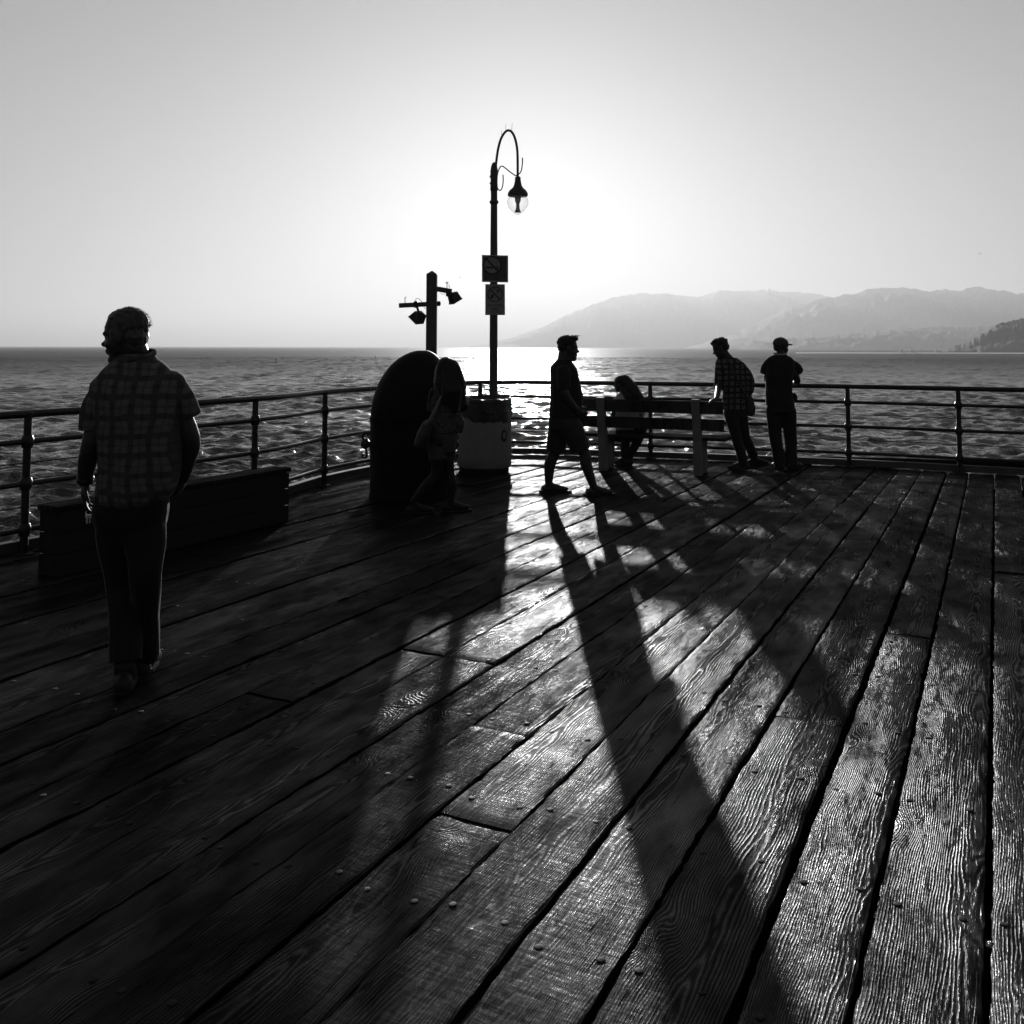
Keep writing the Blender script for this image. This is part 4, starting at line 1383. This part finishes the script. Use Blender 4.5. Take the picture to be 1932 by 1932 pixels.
hand(bd, J(1040, 700, .22), (-.3, .9, .2), (-.3, -.2, .9), 1, .5, .9)
hand(bd, J(800, 800, .2), (.4, .9, .1), (.3, -.2, .9), -1, .5, .9)
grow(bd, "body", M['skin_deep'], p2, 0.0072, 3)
tp = MB()
torso(tp, [(J(872, 935), .148, .115), (J(874, 900), .148, .115), (J(890, 800), .142, .11), (J(898, 700), .142, .108), (J(892, 570), .150, .105), (J(888, 490), .14, .085), (J(886, 440), .075, .06)], 0.2)
limb(tp, [J(790, 500, -.05), J(752, 620, -.01), J(744, 690, .02)], [.048, .046, .043], flat=True)
limb(tp, [J(1000, 500, .05), J(1070, 600, .08), J(1095, 640, .10)], [.058, .055, .05], flat=True)
limb(tp, [J(1000, 760, -.02), J(1035, 830, -.02), J(1035, 930, -.02)], [.05, .055, .03], flat=True)
grow(tp, "blouse", M['print_top'], p2, 0.0088, 2, folds=0.006, fscale=15, seed=7, dirn=(1, 0, .3))
st = MB()
torso(st, [(J(856, 1135), .135, .11), (J(852, 1080), .142, .118), (J(855, 1000), .142, .12), (J(862, 900), .128, .108)], 0.2)
limb(st, [J(800, 1060, -.05), J(805, 1140, -.05), J(812, 1215, -.05)], [.088, .088, .084], flat=True)
limb(st, [J(905, 1060, .05), J(910, 1140, .06), J(915, 1215, .07)], [.088, .088, .084], flat=True)
grow(st, "shorts", M['denim_pale'], p2, 0.0088, 2, folds=0.004, fscale=16, seed=8)
ha = MB()
for p, r in [((-.07, 0, .16), (.44, .37, .37)), ((-.22, 0, -.1), (.28, .35, .42))]:
    ball(ha, hc + HM @ (Vector(p) * .215), [x * .215 for x in r], HM)
limb(ha, [J(900, 270), J(930, 390, -.05), J(960, 520, -.09), J(985, 690, -.09)], [.105, .115, .115, .05])
limb(ha, [J(955, 240), J(1010, 370, -.04), J(1045, 480, -.06), J(1095, 590, -.06)], [.075, .075, .062, .014])
limb(ha, [J(870, 290, -.02), J(865, 420, -.06), J(900, 600, -.09)], [.085, .09, .06])
grow(ha, "hair", M['hair_dark'], p2, 0.005, 3, folds=0.006, fscale=40, seed=9, dirn=(4, 1, 0), tuft=0.0012)
def hr2(g):
    u = g.uniform(0, 1)
    s = J(800 + 230 * u, 200 + 120 * g.uniform(0, 1), -.09)
    e = J(860 + 260 * u + g.normal(0, 14), 480 + 200 * g.uniform(0, 1), -.10)
    mid = s.lerp(e, .5) + Vector((g.normal(.01, .012), -.02, g.normal(0, .01)))
    return [s, mid, e]
strands("loose_hair", M['hair_dark'], p2, hr2, 420, 12, 0.0016)
for a, t in ((ar, (0.92, 0.35)), (al, (0.85, 0.35))):
    s = MB()
    tt = Vector((t[0], t[1], 0)).normalized()
    limb(s, [Vector((a.x, a.y, .012)) - tt * .06, Vector((a.x, a.y, .012)) + tt * .1, Vector((a.x, a.y, .012)) + tt * .19], [.035, .042, .035])
    for i in range(len(s.v)): s.v[i] = (s.v[i][0], s.v[i][1], max(0.0, min(s.v[i][2], .018)))
    s.build("sandal", M['shoe'], p2)
# shoulder bag with its pale strap
bb = J(660, 960, -.16) + b2
sb = empty("shoulder_bag", bb)
tag(sb, "dark slouchy shoulder bag with pale strap on the back of the long-haired woman", "bag")
m = MB()
K = lambda x, y, dy=-.16: J(x, y, dy) + b2 - bb
limb(m, [K(700, 850), K(665, 950), K(625, 1040)], [.050, .066, .058])
limb(m, [K(690, 860, -.12), K(650, 960, -.10), K(620, 1050, -.10)], [.042, .055, .048])
grow(m, "pouch", M['bag_dark'], sb, 0.006, 2, folds=0.006, fscale=22, seed=3)
sp = spl([K(868, 500, -.06), K(850, 540, -.13), K(800, 660, -.17), K(740, 770, -.19), K(680, 850, -.2)])
m = MB()
for a, b in zip(sp, sp[1:]): m.bar(a, b + (b - a) * .15, 0.006, 0.026, up=(1, 0, .4))
m2 = MB(); m2.tube(sp, 0.013, 8)
m2.build("strap", M['strap'], sb, smooth=True)

# ---- the man in shorts walking to the right -----------------------------------------
b3 = Vector((0.72, 10.55, 0))
p3 = person(b3, "heavy man in dark t-shirt and knee-length shorts walking to the right")
J = mk(1004.6, 618.2, 0.18, 10.55, b3)
hc = J(378, 218, 0.0)
HM = head_frame((0.99, 0.12), R(4))
bd = MB()
head(bd, hc, 0.262, HM)
ball(bd, J(425, 320), (.045, .05, .035))
limb(bd, [J(322, 400), J(338, 330), hc + Vector((-.035, 0, -.05))], [.085, .08, .078])
torso(bd, [(J(340, 1000), .15, .16), (J(345, 860), .155, .16), (J(358, 740), .165, .16), (J(345, 600), .15, .17), (J(335, 470), .13, .17), (J(325, 400), .08, .12)])
hl, hr = J(300, 1030, .08), J(400, 1030, -.08)
kl, kr = J(232, 1310, .10), J(545, 1310, -.09)
al, ar = J(172, 1620, .12), J(640, 1625, -.10)
al.z = .10; ar.z = .10
limb(bd, [hl, kl, J(185, 1430, .11), al], [.11, .064, .066, .043]); limb(bd, [hr, kr, J(565, 1430, -.10), ar], [.11, .064, .066, .043])
foot(bd, al, (.97, -.05), .042, ln=.27); foot(bd, ar, (.97, .1), .042, ln=.27)
sl, sr = J(330, 470, .17), J(330, 470, -.17)
limb(bd, [sr, J(340, 680, -.22), J(455, 850, -.17)], [.056, .048, .034])
limb(bd, [sl, J(350, 690, .22), J(470, 840, .16)], [.056, .048, .034])
hand(bd, J(455, 850, -.17), (.75, .3, -.6), (-.2, .95, .1), 1, .6)
hand(bd, J(470, 840, .16), (.75, -.3, -.6), (-.2, -.95, .1), -1, .6)
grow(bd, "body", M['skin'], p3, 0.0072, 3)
ts = MB()
torso(ts, [(J(342, 940), .172, .18), (J(346, 880), .174, .18), (J(362, 740), .182, .182), (J(352, 620), .172, .185), (J(340, 500), .158, .18), (J(330, 435), .150, .165), (J(324, 395), .128, .13), (J(326, 360), .095, .095), (J(330, 335), .08, .08)])
for s_ in (1, -1):
    limb(ts, [J(322, 465, .16 * s_), J(326, 560, .20 * s_), J(335, 655, .22 * s_)], [.078, .078, .074], flat=True)
grow(ts, "t_shirt", M['tee_dark'], p3, 0.0088, 2, folds=0.006, fscale=14, seed=12, dirn=(0, 0, 1))
st = MB()
torso(st, [(J(335, 1060), .170, .165), (J(335, 970), .172, .175), (J(342, 880), .168, .172)])
limb(st, [J(290, 1030, .08), J(262, 1150, .09), J(248, 1290, .10)], [.128, .118, .108], flat=True)
limb(st, [J(395, 1030, -.08), J(455, 1150, -.09), J(505, 1285, -.09)], [.128, .12, .112], flat=True)
grow(st, "shorts", M['shorts_mid'], p3, 0.0088, 2, folds=0.006, fscale=14, seed=13, dirn=(0, 0, .8))
ha = MB()
for p, r in [((-.10, 0, .23), (.42, .36, .33)), ((-.26, 0, .05), (.21, .32, .26)), ((.10, 0, .45), (.29, .29, .11)), ((.19, 0, .40), (.18, .24, .10))]:
    ball(ha, hc + HM @ (Vector(p) * .262), [x * .262 for x in r], HM)
grow(ha, "hair", M['hair_dark'], p3, 0.0045, 2, tuft=0.0028, seed=14)
def hr3(g):
    a = g.uniform(-.6, .6)
    s = hc + HM @ (Vector((.05 + .3 * g.uniform(0, 1), .25 * a, .52)) * .262)
    L = g.uniform(.015, .05)
    return [s, s + Vector((L * .6, 0, L * .35)), s + Vector((L * 1.2, 0, L * .3 + g.normal(0, .008)))]
strands("loose_hair", M['hair_dark'], p3, hr3, 60, 15, 0.0012)
for a, t in ((al, (.97, -.05)), (ar, (.97, .1))):
    s = MB()
    tt = Vector((t[0], t[1], 0)).normalized()
    g0 = Vector((a.x, a.y, .012))
    limb(s, [g0 - tt * .07, g0 + tt * .1, g0 + tt * .215], [.042, .05, .042])
    for i in range(len(s.v)): s.v[i] = (s.v[i][0], s.v[i][1], max(0.0, min(s.v[i][2], .02)))
    s.build("sandal", M['shoe'], p3)

# ---- the woman sitting on the bench -------------------------------------------------
b4 = Vector((1.545, 12.62, 0))
p4 = person(b4, "long-haired woman in pale top sitting on the bench facing the sea")
J = mk(1004.6, 618.2, 0.18, 12.70, b4)
hc = J(922, 588, 0.0)
HM = head_frame((-.9, .42), R(8))
bd = MB()
head(bd, hc, 0.215, HM)
limb(bd, [J(985, 730, .0), J(965, 680, .0), hc + Vector((.015, 0, -.05))], [.05, .048, .048])
torso(bd, [(J(1000, 1110, -.0), .155, .12), (J(1005, 980, -.01), .135, .105), (J(1000, 850, -.02), .13, .10), (J(995, 760, -.01), .135, .085), (J(985, 705, 0), .06, .055)], -.3)
hl, hr = Vector((-.06, .08, .555)) , Vector((.12, .02, .555))
kl, kr = Vector((.00, .46, .50)), Vector((.22, .42, .50))
al, ar = Vector((-.02, .40, .085)), Vector((.06, .50, .085))
limb(bd, [hl, kl], [.088, .06]); limb(bd, [kl, (kl + al) / 2 + Vector((0, -.02, 0)), al], [.058, .054, .035])
limb(bd, [hr, kr], [.088, .06]); limb(bd, [kr, (kr + ar) / 2 + Vector((0, -.02, 0)), ar], [.058, .054, .035])
foot(bd, al, (-.6, .8), .035, ln=.24); foot(bd, ar, (-.2, .97), .035, ln=.24)
sl, sr = J(880, 760, .03), J(1110, 770, -.05)
limb(bd, [sl, J(860, 930, .06), Vector((-.02, .32, .60))], [.046, .04, .029]); limb(bd, [sr, J(1135, 940, -.02), Vector((.16, .30, .60))], [.046, .04, .029])
hand(bd, Vector((-.02, .32, .60)), (.1, .9, -.15), (0, -.1, -1), 1, .3, .9); hand(bd, Vector((.16, .30, .60)), (0, .9, -.15), (0, -.1, -1), -1, .3, .9)
grow(bd, "body", M['skin'], p4, 0.0072, 3)
tp = MB()
torso(tp, [(J(1000, 1075, 0), .165, .13), (J(1003, 980, -.01), .152, .12), (J(1000, 850, -.02), .150, .115), (J(996, 775, -.01), .155, .10), (J(990, 730, -.01), .15, .095), (J(984, 700, 0), .12, .085), (J(978, 675, 0), .065, .06)], -.3)
limb(tp, [J(885, 765, .03), J(868, 860, .05), J(862, 940, .07)], [.062, .056, .052], flat=True)
limb(tp, [J(1105, 772, -.05), J(1130, 860, -.04), J(1135, 930, -.02)], [.062, .056, .052], flat=True)
grow(tp, "top", M['top_light'], p4, 0.0088, 2, folds=0.005, fscale=15, seed=17, dirn=(0, 0, 1))
tr = MB()
torso(tr, [(J(996, 1190, .03), .17, .15), (J(998, 1120, .01), .172, .15), (J(1000, 1050, 0), .155, .13)], -.3)
limb(tr, [hl, kl, (kl + al) / 2 + Vector((0, -.02, 0)), al + Vector((0, 0, .05))], [.105, .076, .066, .055])
limb(tr, [hr, kr, (kr + ar) / 2 + Vector((0, -.02, 0)), ar + Vector((0, 0, .05))], [.105, .076, .066, .055])
grow(tr, "trousers", M['trousers'], p4, 0.0088, 2, folds=0.004, fscale=15, seed=18)
for a, t in ((al, (-.6, .8)), (ar, (-.2, .97))):
    s = MB(); shoe(s, a, t, .25, 0.0, .9); grow(s, "shoe", M['shoe'], p4, 0.006, 2)
ha = MB()
for p, r in [((-.08, 0, .17), (.45, .385, .36)), ((-.25, 0, -.05), (.26, .36, .38))]:
    ball(ha, hc + HM @ (Vector(p) * .215), [x * .215 for x in r], HM)
limb(ha, [J(965, 555, -.02), J(1035, 630, -.06), J(1090, 715, -.09), J(1140, 800, -.10)], [.082, .088, .075, .035])
limb(ha, [J(985, 540, -.01), J(1065, 630, -.03), J(1125, 720, -.06), J(1165, 790, -.07)], [.055, .052, .042, .010])
limb(ha, [J(955, 640, -.04), J(1015, 730, -.09), J(1060, 800, -.11)], [.055, .066, .035])
grow(ha, "hair", M['hair_dark'], p4, 0.005, 3, folds=0.005, fscale=40, seed=19, dirn=(2, 0, 2), tuft=0.001)
def hr4(g):
    u = g.uniform(0, 1)
    s = J(940 + 70 * u, 510 + 60 * g.uniform(0, 1), -.06)
    e = J(1060 + 125 * u + g.normal(0, 8), 745 + 70 * g.uniform(0, 1), -.12)
    return [s, s.lerp(e, .5) + Vector((g.normal(.012, .01), -.03, g.normal(.01, .01))), e]
strands("loose_hair", M['hair_dark'], p4, hr4, 360, 20, 0.0016)

# ---- the young man leaning on the end of the bench ----------------------------------
b5 = Vector((3.02, 12.62, 0))
p5 = person(b5, "young man in bold plaid shirt leaning his hand on the end of the bench")
J = mk(1298.3, 618.2, 0.152, 12.62, b5)
hc = J(400, 255, 0.02)
HM = head_frame((-.97, .22), R(24))
bd = MB()
head(bd, hc, 0.25, HM)
limb(bd, [J(520, 400, .02), J(475, 350, .02), hc + Vector((.04, 0, -.035))], [.062, .058, .056])
torso(bd, [(J(590, 1060), .145, .11), (J(585, 930), .145, .105), (J(590, 750), .15, .105), (J(570, 560), .165, .11), (J(540, 440), .16, .095), (J(520, 385), .08, .07)])
hl, hr = J(530, 1060, -.03), J(650, 1060, .06)
kl, kr = J(605, 1370, -.05), J(700, 1340, .16)
al, ar = J(690, 1660, -.02), J(815, 1590, .45)
al.z = .10; ar.z = .12
limb(bd, [hl, kl, al], [.065, .045, .036]); limb(bd, [hr, kr, ar], [.065, .045, .036])
foot(bd, al, (-.85, -.2), ln=.26); foot(bd, ar, (.9, .3), ln=.26)
sl, sr = J(415, 470, .06), J(660, 480, -.02)
bh = Vector(bo) + bu * 0.86 + Vector((0, 0, .935)) - bv * .062 - b5
limb(bd, [sl, J(385, 700, .0), bh + Vector((.02, .03, .03))], [.052, .045, .031])
limb(bd, [sr, J(765, 690, -.02), J(745, 900, .0)], [.052, .045, .031])
hand(bd, bh + Vector((.02, .03, .035)), (-.75, -.35, -.35), (0, -.1, -1), 1, .35)
hand(bd, J(745, 900, .0), (-.3, .5, -.8), (-.9, 0, .1), 1, .4)
grow(bd, "body", M['skin'], p5, 0.0072, 3)
sh = MB()
torso(sh, [(J(580, 1015), .165, .13), (J(582, 950), .168, .13), (J(590, 780), .170, .125), (J(580, 620), .183, .128), (J(555, 490), .182, .115), (J(535, 420), .15, .095), (J(515, 365), .085, .08)])
limb(sh, [J(405, 430, .06), J(390, 560, .03), J(383, 690, .0), J(368, 765, -.02)], [.070, .066, .062, .056], flat=True)
limb(sh, [J(655, 465, -.02), J(735, 580, -.02), J(768, 700, -.02), J(755, 800, -.01)], [.060, .066, .062, .058], flat=True)
grow(sh, "shirt", M['plaid_bold'], p5, 0.0088, 2, folds=0.006, fscale=14, seed=23, dirn=(1, 0, .3))
tr = MB()
torso(tr, [(J(590, 1090), .15, .125), (J(588, 1000), .152, .125), (J(585, 940), .145, .11)])
limb(tr, [J(530, 1060, -.03), kl, J(650, 1530, -.03), J(692, 1690, -.02)], [.094, .072, .066, .068], flat=True)
limb(tr, [J(650, 1060, .05), kr, J(770, 1480, .3), J(812, 1580, .43)], [.094, .072, .066, .066], flat=True)
grow(tr, "trousers", M['trousers'], p5, 0.0088, 2, folds=0.005, fscale=14, seed=24, dirn=(0, 0, 1))
for a, t in ((al, (-.85, -.2)), (ar, (.9, .3))):
    s = MB(); shoe(s, a, t, .27); grow(s, "shoe", M['shoe'], p5, 0.006, 2)
ha = MB()
for p, r in [((-.12, 0, .22), (.41, .36, .34)), ((-.27, 0, .02), (.21, .32, .26)), ((.08, 0, .45), (.29, .29, .13)), ((.19, 0, .41), (.18, .24, .10))]:
    ball(ha, hc + HM @ (Vector(p) * .25), [x * .25 for x in r], HM)
grow(ha, "hair", M['hair_dark'], p5, 0.0045, 2, tuft=0.004, seed=25)
cb = empty("camera_bag", b5 + J(775, 1010, -.06))
tag(cb, "small dark bag hanging at the hip of the man in the bold plaid shirt", "bag")
K = lambda x, y, dy=-.06: J(x, y, dy) - J(775, 1010, -.06)
m = MB()
limb(m, [K(765, 880), K(775, 980), K(778, 1040)], [.045, .062, .06])
grow(m, "pouch", M['bag_dark'], cb, 0.006, 2, folds=.003, fscale=25, seed=2)
MB().tube(spl([K(470, 385, -.06), K(530, 440, -.13), K(610, 640, -.15), K(690, 800, -.15), K(745, 900, -.12)]), 0.012, 8).build("strap", M['bag_dark'], cb, smooth=True)

# ---- the man in the cap at the railing ------------------------------------------------
b6 = Vector((3.62, 12.72, 0))
p6 = person(b6, "man in a peaked cap and dark clothes standing at the railing")
J = mk(1298.3, 618.2, 0.152, 12.72, b6)
hc = J(1160, 235, .05)
HM = head_frame((.88, .47), R(3))
bd = MB()
head(bd, hc, 0.245, HM)
limb(bd, [J(1140, 400, .02), J(1145, 335, .03), hc + Vector((-.01, 0, -.05))], [.068, .064, .062])
torso(bd, [(J(1145, 1000), .155, .12), (J(1135, 860), .155, .115), (J(1135, 700), .16, .115), (J(1140, 540), .175, .115), (J(1140, 430), .165, .10), (J(1140, 350), .085, .07)])
hl, hr = J(1070, 1010), J(1230, 1010)
kl, kr = J(1085, 1340, .03), J(1270, 1340, .03)
al, ar = J(1145, 1680, .02), J(1285, 1690, -.02)
al.z = .10; ar.z = .10
limb(bd, [hl, kl, al], [.065, .045, .036]); limb(bd, [hr, kr, ar], [.065, .045, .036])
foot(bd, al, (-.1, 1)); foot(bd, ar, (.75, .6))
sl, sr = J(1010, 470, .02), J(1270, 470, .02)
limb(bd, [sl, J(985, 640, .10), J(1040, 690, .36)], [.055, .046, .032]); limb(bd, [sr, J(1355, 655, .08), J(1290, 690, .36)], [.055, .046, .032])
hand(bd, J(1040, 690, .36), (.5, .8, -.1), (0, -.1, -1), 1, .5); hand(bd, J(1290, 690, .36), (-.5, .8, -.1), (0, -.1, -1), -1, .5)
grow(bd, "body", M['skin'], p6, 0.0072, 3)
ts = MB()
torso(ts, [(J(1135, 960), .178, .14), (J(1130, 880), .176, .138), (J(1130, 730), .172, .132), (J(1137, 580), .183, .132), (J(1138, 470), .190, .122), (J(1138, 400), .186, .105), (J(1138, 362), .155, .09), (J(1138, 330), .085, .08)])
limb(ts, [J(1000, 425, .02), J(965, 490, .05), J(955, 552, .08)], [.055, .066, .068], flat=True)
limb(ts, [J(1275, 430, .02), J(1338, 490, .04), J(1374, 545, .07)], [.055, .070, .070], flat=True)
grow(ts, "t_shirt", M['tee_dark'], p6, 0.0088, 2, folds=0.005, fscale=14, seed=33, dirn=(0, 0, 1))
MB().tube([J(1142, 318, .03) + Vector((.075 * math.cos(a), .07 * math.sin(a), .012 * math.sin(a))) for a in np.linspace(0, 2 * math.pi, 25)], 0.012, 8).build("collar", M['collar_pale'], p6, smooth=True)
tr = MB()
torso(tr, [(J(1148, 1040), .178, .14), (J(1148, 950), .182, .142), (J(1142, 860), .168, .13)])
limb(tr, [J(1062, 1020), kl, J(1118, 1540, .02), J(1150, 1720, .02)], [.105, .084, .078, .078], flat=True)
limb(tr, [J(1238, 1020), kr, J(1280, 1540, 0), J(1287, 1725, -.02)], [.105, .084, .076, .078], flat=True)
ball(tr, J(1310, 860, -.02), (.05, .04, .06))
grow(tr, "trousers", M['trousers'], p6, 0.0088, 2, folds=0.005, fscale=14, seed=34, dirn=(0, 0, 1))
for a, t in ((al, (-.1, 1)), (ar, (.75, .6))):
    s = MB(); shoe(s, a, t, .29); grow(s, "shoe", M['shoe'], p6, 0.006, 2)
ha = MB()
for p, r in [((-.16, 0, .08), (.36, .35, .28)), ((-.28, 0, -.05), (.18, .30, .22))]:
    ball(ha, hc + HM @ (Vector(p) * .245), [x * .245 for x in r], HM)
grow(ha, "hair", M['hair_dark'], p6, 0.005, 2, tuft=.001)
cp = MB()
ball(cp, hc + HM @ (Vector((-.08, 0, .20)) * .245), [.47 * .245, .385 * .245, .335 * .245], HM)
for k in range(-5, 6):
    a = k * .17
    ball(cp, hc + HM @ (Vector((.30 + .22 * math.cos(a * 1.1), .30 * math.sin(a), .20 - .06 * math.cos(a))) * .245), [.15 * .245, .08 * .245, .026 * .245], HM)
ball(cp, hc + HM @ (Vector((.44, 0, .185)) * .245), [.26 * .245, .26 * .245, .028 * .245], HM)
ball(cp, hc + HM @ (Vector((-.08, 0, .545)) * .245), [.006, .006, .005], HM)
grow(cp, "cap", M['bag_dark'], p6, 0.004, 2)

# ------------------------------------------------------------------ far things: beach, huts, marker buoys, gulls
bx = np.linspace((1500 - 966) / 1800, (2600 - 966) / 1800, 120)
rows = []
for d, z in ((1290, SEA - .6), (1310, SEA + .25), (1335, SEA + 1.4), (1350, SEA + 1.2), (1352, SEA - 1)):
    dd = d + 12 * vnoise(bx * 40, 9, ((1, .6), (3, .4)))
    rows.append(np.stack([bx * dd, dd, np.full(120, z)], -1))
ob = np_mesh("beach", np.concatenate(rows), grid_faces(5, 120)[:, ::-1], M['sand'])
tag(ob, kind="structure")
M['hut_white'] = simple_mat("white_hut_wall", 0.75, 0.8, 0.2)
M['hut_roof'] = simple_mat("pale_hut_roof", 0.5, 0.6, 0.3)
for k, (x, lab, wd) in enumerate([(1698, "tiny white beach hut, the leftmost on the far shore", 4.5), (1718, "tiny white beach hut, second from the left on the far shore", 6.0), (1764, "tiny white beach hut in the middle of the far shore", 3.5), (1846, "tiny white beach hut below the wooded headland at far right", 3.5)]):
    p = Vector(((x - 966) / 1800 * 1338, 1338, SEA + 1.1))
    h = empty("beach_hut", p)
    tag(h, lab, "hut", "white huts on the far shore")
    MB().box((0, 0, 1.3), (wd, 4, 2.6)).build("wall", M['hut_white'], h)
    MB().prism([(-wd / 2 - .3, 2.62), (wd / 2 + .3, 2.62), (0, 3.9)], -2.3, 2.3).build("roof", M['hut_roof'], h)
for (x, y, lab) in [(522, 683, "small dark spar buoy far out, left of the round-topped container"), (709, 677, "small dark spar buoy far out, just above the round-topped container's left side"), (894, 673, "small dark spar buoy far out in the glitter, left of the lamp post")]:
    d = 8.1 * 1800 / (y + 3 - 654.5)
    p = Vector(((x - 966) / 1800 * d, d, SEA))
    bu_ = empty("spar_buoy", p)
    tag(bu_, lab, "buoy", "spar buoys far out")
    MB().lathe([(.3, -.5), (.55, -.2), (.55, .3), (.25, .55), (.12, .6)], seg=12).build("float", M['iron'], bu_, smooth=True)
    MB().lathe([(.10, .5), (.10, 1.6), (.22, 1.65), (.22, 2.3), (.03, 2.5)], seg=8).build("mast", M['iron'], bu_)
def gull(x, y, d, s, lab, roll):
    p = at(x, y, d)
    o = empty("gull", p)
    tag(o, lab, "bird", "gulls in the sky")
    m = MB()
    ball(m, (0, 0, 0), (.22 * s, .06 * s, .06 * s)); ball(m, (.22 * s, 0, .03 * s), (.07 * s, .045 * s, .045 * s))
    m.add([(-.2 * s, -.03 * s, 0), (-.2 * s, .03 * s, 0), (-.36 * s, .07 * s, .01), (-.36 * s, -.07 * s, .01), (-.2 * s, 0, .03 * s)], [(0, 1, 2, 3), (0, 4, 1), (1, 4, 2), (2, 4, 3), (3, 4, 0)])
    m.build("body", M['hair_grey'], o, smooth=True)
    for sg_ in (1, -1):
        w = MB()
        v = [(.10, .03, .03), (-.08, .03, .03), (.10, .32, .13 + roll * sg_), (-.08, .30, .13 + roll * sg_), (-.06, .66, .05 + roll * 2 * sg_)]
        v = [(a * s, b * s * sg_, c * s) for a, b, c in v]
        v += [(a, b, c + .012 * s) for a, b, c in v]
        w.add(v, [(0, 1, 3, 2), (2, 3, 4), (5, 7, 8, 6), (7, 9, 8), (0, 2, 7, 5), (2, 4, 9, 7), (4, 3, 8, 9), (3, 1, 6, 8), (1, 0, 5, 6)])
        w.build("wing", M['hair_grey'], o)
gull(1848, 477, 260, 1.0, "tiny gull high over the mountains at far right", .03)
gull(868, 524, 240, .8, "tiny gull just right of the right-hand floodlight", -.04)
